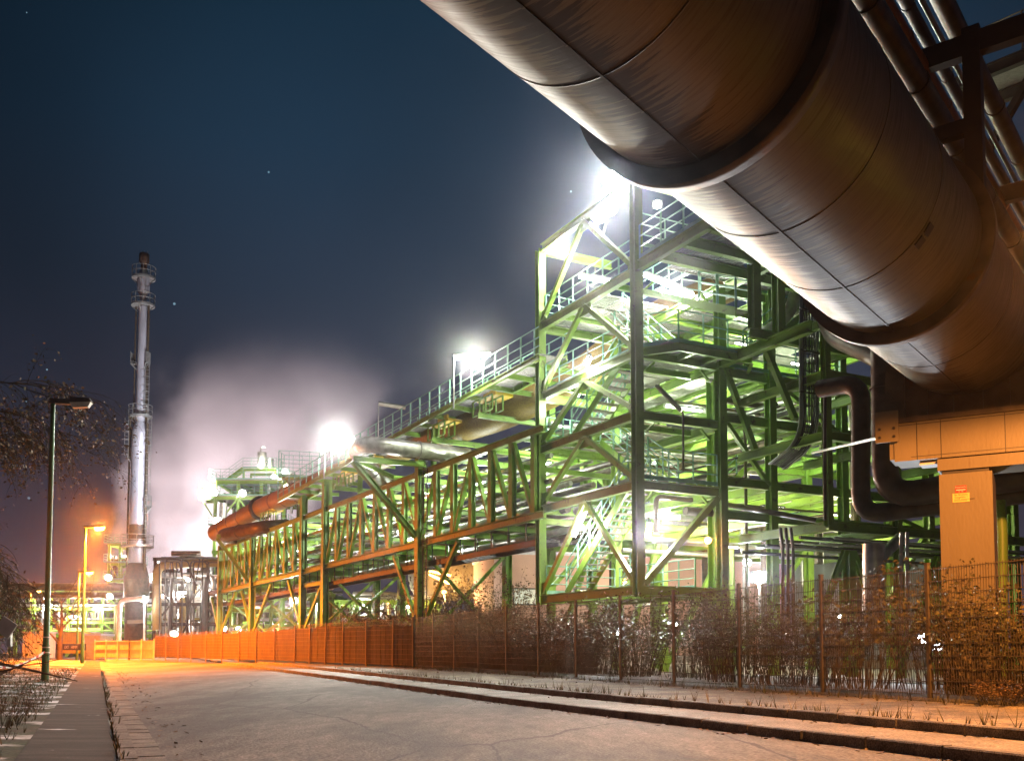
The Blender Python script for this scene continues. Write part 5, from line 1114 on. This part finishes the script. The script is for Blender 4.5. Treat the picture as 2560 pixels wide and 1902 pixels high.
for i, (px, Y, z) in enumerate([(100, 122, 6.0), (170, 122, 4.5), (230, 122, 5.5), (330, 123, 4.5), (420, 122, 5), (440, 97, 6), (500, 97, 3), (540, 97, 6.5), (630, 93, 3), (700, 94, 3), (780, 93, 3), (580, 106, 13), (650, 107, 13), (600, 107, 8), (670, 107, 6), (900, 73, 3.5), (1010, 74, 3.5), (300, 131, 8), (300, 131, 13)]):
    o = V((P(px, 1600, Y).x, Y + 1.5, z + 1)); tl = thing('tube_lamp', o, 'slim lamp tucked among the pipes of the far process units', 'lamp', 'lamps among the far pipes')
    part('housing', LAMPGREY, tl, lambda q: q.bar(o + V((-.7, 0, .1)), o + V((.7, 0, .1)), .2, .06)); part('diffuser', E_WHITE, tl, lambda q: q.tube([o + V((-.6, 0, 0)), o + V((.6, 0, 0))], .1, 6)); light(o + V((0, -.8, -.3)), 1800, C_WHITE, tl, .2)
tube_lamp(1100, 1432, 70, V((1, .2, -.2)), 0, 1.6, 0, 'long glaring orange tube above the storage tank, upper of two', C_SOD, E_SOD); tube_lamp(1100, 1447, 70, V((1, .2, -.45)), 0, 1.7, 0, 'slanted glaring tube above the storage tank, lower of two', C_SOD, E_SOD)
for i, (px, Y) in enumerate([(1110, 69), (1240, 71), (1560, 58), (1900, 56)]):  # last two are added to brighten the walls behind the hedge
    o = V((P(px, 1600, Y).x, Y, 5.2)); tl = thing('yard_lamp', o, ['sodium yard lamp before the storage tank, at its left end', 'sodium yard lamp before the storage tank, at its right end', 'added yard lamp lighting the pink building wall behind the stairs', 'added yard lamp lighting the far end of the pink building'][i], 'lamp')
    part('pole', GALV, tl, lambda q: q.tube([V((o.x, o.y, .3)), o + UP * .2], .06, 8)); part('bowl', E_SOD, tl, lambda q: q.tube([o + UP * .15, o - UP * .05], .16, 10)); light(o - UP * .35, 5000 if i < 2 else 4500, (1, .55, .2) if i < 2 else (1, .85, .6), tl, .15)
sp_ = P(528, 1240, 101.5); st_ = thing('floodlight', sp_, 'added floodlight on the jutting platform rail brightening the chimney', 'floodlight')  # lamp added to brighten the chimney, whose light source is unknown
part('housing', LAMPGREY, st_, lambda q: q.box(sp_ + UP * .12, V((.2, 0, 0)), V((0, .2, 0)), UP * .14)); part('glass', E_WHITE, st_, lambda q: q.box(sp_ + V((-.22, 0, .12)), V((.01, 0, 0)), V((0, .17, 0)), UP * .11))
lo = light(sp_ + V((-.45, 0, .12)), 45000, (.9, .93, 1), st_, .1); lo.data.type = 'SPOT'; lo.data.spot_size = math.radians(95); lo.data.spot_blend = .8; lo.rotation_euler = (sb + UP * 26 - sp_).to_track_quat('-Z', 'Y').to_euler()
# added upward spots without a known source, brightening the steam plume
for i, (px, Y, z, pw) in enumerate([(400, 142, 10, 120000), (560, 140, 14, 130000), (720, 140, 16, 130000)]):
    o = V((P(px, 1600, Y).x, Y, z)); tl = thing('steam_fill_light', o, ['added light brightening the steam plume, nearest the chimney', 'added light brightening the steam plume, behind the conduit frame', 'added light brightening the steam plume, behind the process tower'][i], 'floodlight')
    part('housing', LAMPGREY, tl, lambda q: q.box(o - UP * .3, V((.5, 0, 0)), V((0, .4, 0)), UP * .2)); part('glass', E_WHITE, tl, lambda q: q.box(o - UP * .08, V((.45, 0, 0)), V((0, .35, 0)), UP * .015)); part('pole', GALV, tl, lambda q: q.tube([V((o.x, o.y, .3)), o - UP * .45], .08, 8)); lo = light(o + UP * .4, pw, (1, .80, .82), tl, .5); lo.data.type = 'SPOT'; lo.data.spot_size = math.radians(125); lo.data.spot_blend = .6; lo.rotation_euler = (math.radians(132), 0, 0)

fo = B(12.4, .4, .8); ft = thing('floodlight', fo, 'floodlight inside the truss bridge shining out past the laddered trestle', 'floodlight')
part('housing', LAMPGREY, ft, lambda q: q.box(fo + UP * .12 + V((0, .1, 0)), V((.2, 0, 0)), V((0, .12, 0)), UP * .1)); part('glass', E_COOL, ft, lambda q: q.box(fo + V((0, -.05, .1)), V((.17, 0, 0)), V((0, .01, 0)), UP * .08))
lo = light(fo + V((.02, -.2, .05)), 12000, C_WHITE, ft, .1); lo.data.type = 'SPOT'; lo.data.spot_size = math.radians(125); lo.data.spot_blend = .5; lo.rotation_euler = V((.05, -1, -.25)).to_track_quat('-Z', 'Y').to_euler()
# street lamps
def street_lamp(v, s, h, label, lit, power=0, head=.9, pos=None, arm=None, spot=False, c=C_SOD):
    p = pos or R(v, s, .1); t = thing('street_lamp', p, label, 'street lamp')
    d = arm or RV; d = d.normalized(); sd = UP.cross(d); top = p + UP * h
    part('pole', POLEGREEN, t, lambda m: m.tube([p - UP * .2, p + UP * 1.2, p + UP * 1.25, top], .1, 14, True, [.105, .105, .085, .062])); 
    hd = part('head', LAMPGREY, t, lambda m: [m.box(top + d * .22 + UP * .03, d * .30, sd * .09, UP * .07), m.add([top + d * x + sd * y + UP * z for x, y, z in ((.45, -.15, 0), (1.05, -.13, .04), (1.05, .13, .04), (.45, .15, 0), (.48, -.1, .16), (.98, -.08, .15), (.98, .08, .15), (.48, .1, .16))], [(0, 1, 2, 3), (0, 4, 5, 1), (1, 5, 6, 2), (2, 6, 7, 3), (3, 7, 4, 0), (4, 7, 6, 5)])])
    part('bowl', E_SOD if lit else BOWL, hd, lambda m: m.add([top + d * x + sd * y + UP * z for x, y, z in ((.47, -.135, -.005), (1.03, -.12, .033), (1.03, .12, .033), (.47, .135, -.005), (.54, -.09, -.14), (.95, -.08, -.11), (.95, .08, -.11), (.54, .09, -.14))], [(0, 4, 5, 1), (1, 5, 6, 2), (2, 6, 7, 3), (3, 7, 4, 0), (4, 7, 6, 5)]))
    if lit:
        o = light(top + d * .76 - UP * .35, power, c, t, .12)
        if not spot: o.data.type = 'SPOT'; o.data.spot_size = math.radians(164); o.data.spot_blend = .35; light(top + d * .76 - UP * .3, power * .10, c, t, .12)
        if spot: o.data.type = 'SPOT'; o.data.spot_size = math.radians(177); o.data.spot_blend = .12
    return t
p1 = P(112, 1722, 27.2); street_lamp(0, 0, P(122, 1006, 27.2).z - p1.z, 'tall dark green street lamp, unlit, nearest on the grass verge', False, pos=p1, arm=V((1, .15, .0)))
p2 = P(205, 1662, 56); street_lamp(0, 0, P(207, 1318, 56).z - p2.z, 'second street lamp along the verge, blazing orange', True, 85000, pos=p2, arm=V((1, .2, 0)))
p3 = P(192, 1647, 76); street_lamp(0, 0, P(193, 1430, 76).z - p3.z, 'third street lamp at the road end, glowing orange, lower in the picture', True, 60000, pos=p3, arm=V((1, .2, 0)))
p4 = P(72, 1640, 105); street_lamp(0, 0, P(73, 1477, 105).z - p4.z, 'orange street lamp seen through the tree left of the green lamp post', True, 14000, pos=p4, arm=V((1, .2, 0)))
for (px, py, Y, lb) in ((177, 1520, 116, 'small orange lamp among the twigs of the bare forked tree'), (395, 1518, 96, 'small orange lamp on the right of the chimney foot')):
    flood(px, py, Y, 800, lb, C_SOD, E_SOD, .3)
street_lamp(8.3, 9.5, 5.9, 'orange street lamp outside the picture beside the parking strip', True, 7500, arm=-RV, pos=R(11.6, 7.6, .2), spot=True, c=C_AMB)

# ------------------------------------------------------------ small things by the road
ban = thing('banner_frame', gp(160, 74), 'dark banner on a low tube frame in front of the lit street lamp', 'banner')
bp0 = P(140, 1652, 70); bp1 = P(214, 1656, 68); bp0.z = gz(bp0) + .15; bp1.z = gz(bp1) + .15; bd = (bp1 - bp0).normalized()
part('frame', STEELDK, ban, lambda m: m.tube([bp0, bp0 + UP * 1.05, bp1 + UP * 1.05, bp1], .03, 6)); 
bn = part('cloth', STEELDK, ban, lambda m: m.box((bp0 + bp1) / 2 + UP * .83, bd * ((bp1 - bp0).length / 2 - .03), V((0, .01, 0)), UP * .2))
text('EXT   HIMM', .30, WHITEP, (bp0 + bp1) / 2 + UP * .83 + V((0, -.03, 0)), bd, bn)
sg = P(577, 1640, 74); sg.z = gz(sg) + .15
rs = thing('road_sign', sg, 'small white sign on a slim post in front of the orange board fence', 'sign')
part('post', GALV, rs, lambda m: m.tube([sg, sg + UP * 2.35], .03, 8)); part('plate', WHITEP, rs, lambda m: m.box(sg + UP * 2.2 + V((0, -.04, 0)), V((.17, 0, 0)), V((0, .008, 0)), UP * .14))
part('lettering', BLACKP, rs, lambda m: [m.box(sg + UP * (2.2 + z) + V((0, -.052, 0)), V((w_, 0, 0)), V((0, .003, 0)), UP * .02) for z, w_ in ((.05, .10), (-.05, .07))])
ta = p1 + UP * 1.05; tb = P(-60, 1655, 22)
def tape(m):
    n = 24
    for i in range(n):
        a = ta.lerp(tb, i / n) - UP * .25 * math.sin(math.pi * i / n); b = ta.lerp(tb, (i + 1) / n) - UP * .25 * math.sin(math.pi * (i + 1) / n); m.quad(a - UP * .035, b - UP * .035, b + UP * .035 + V((0, .01, 0)), a + UP * .035 + V((0, .01, 0)))
bt = single('barrier_tape', WHITEP, 'red and white barrier tape tied to the dark green lamp post', 'tape', tape)
bt.data.materials.append(REDP)
for f in bt.data.polygons: f.material_index = 1 if f.index % 3 == 0 else 0
for z in (1.0, 1.14, 1.42): part('band', WHITEP, [o for o in col.objects if o.get('label', '').startswith('tall dark green street lamp')][0], lambda m: m.tube([p1 + UP * z, p1 + UP * (z + .03)], .108, 14))
db = gp(22, 30); 
single('leaning_board', GALV, 'pale tilted board on a post at the left edge of the verge', 'board', lambda m: [m.bar(P(24, 1615, 30), P(24, 1555, 30), .12, .12, V((0, 1, 0))), m.bar(P(3, 1585, 29.8), P(27, 1550, 29.8), .5, .05, V((0, 1, 0)))])

# ------------------------------------------------------------ haze volume, added to give the lamps a glow
hz = bpy.data.materials.new('haze'); hz.use_nodes = True; nt = hz.node_tree; N = nt.nodes
for n in list(N):
    if n.type != 'OUTPUT_MATERIAL': N.remove(n)
pv = N.new('ShaderNodeVolumePrincipled'); pv.inputs['Color'].default_value = (.95, .95, 1, 1); pv.inputs['Density'].default_value = .0005; pv.inputs['Anisotropy'].default_value = .975
nt.links.new(pv.outputs[0], [n for n in N if n.type == 'OUTPUT_MATERIAL'][0].inputs['Volume'])
b = MB(); b.box(V((0, 110, 30.4)), V((150, 0, 0)), V((0, 150, 0)), V((0, 0, 31.6))); b.build('haze', hz, None, 'stuff')['label'] = 'thin added haze that puts a glow around the lamps'
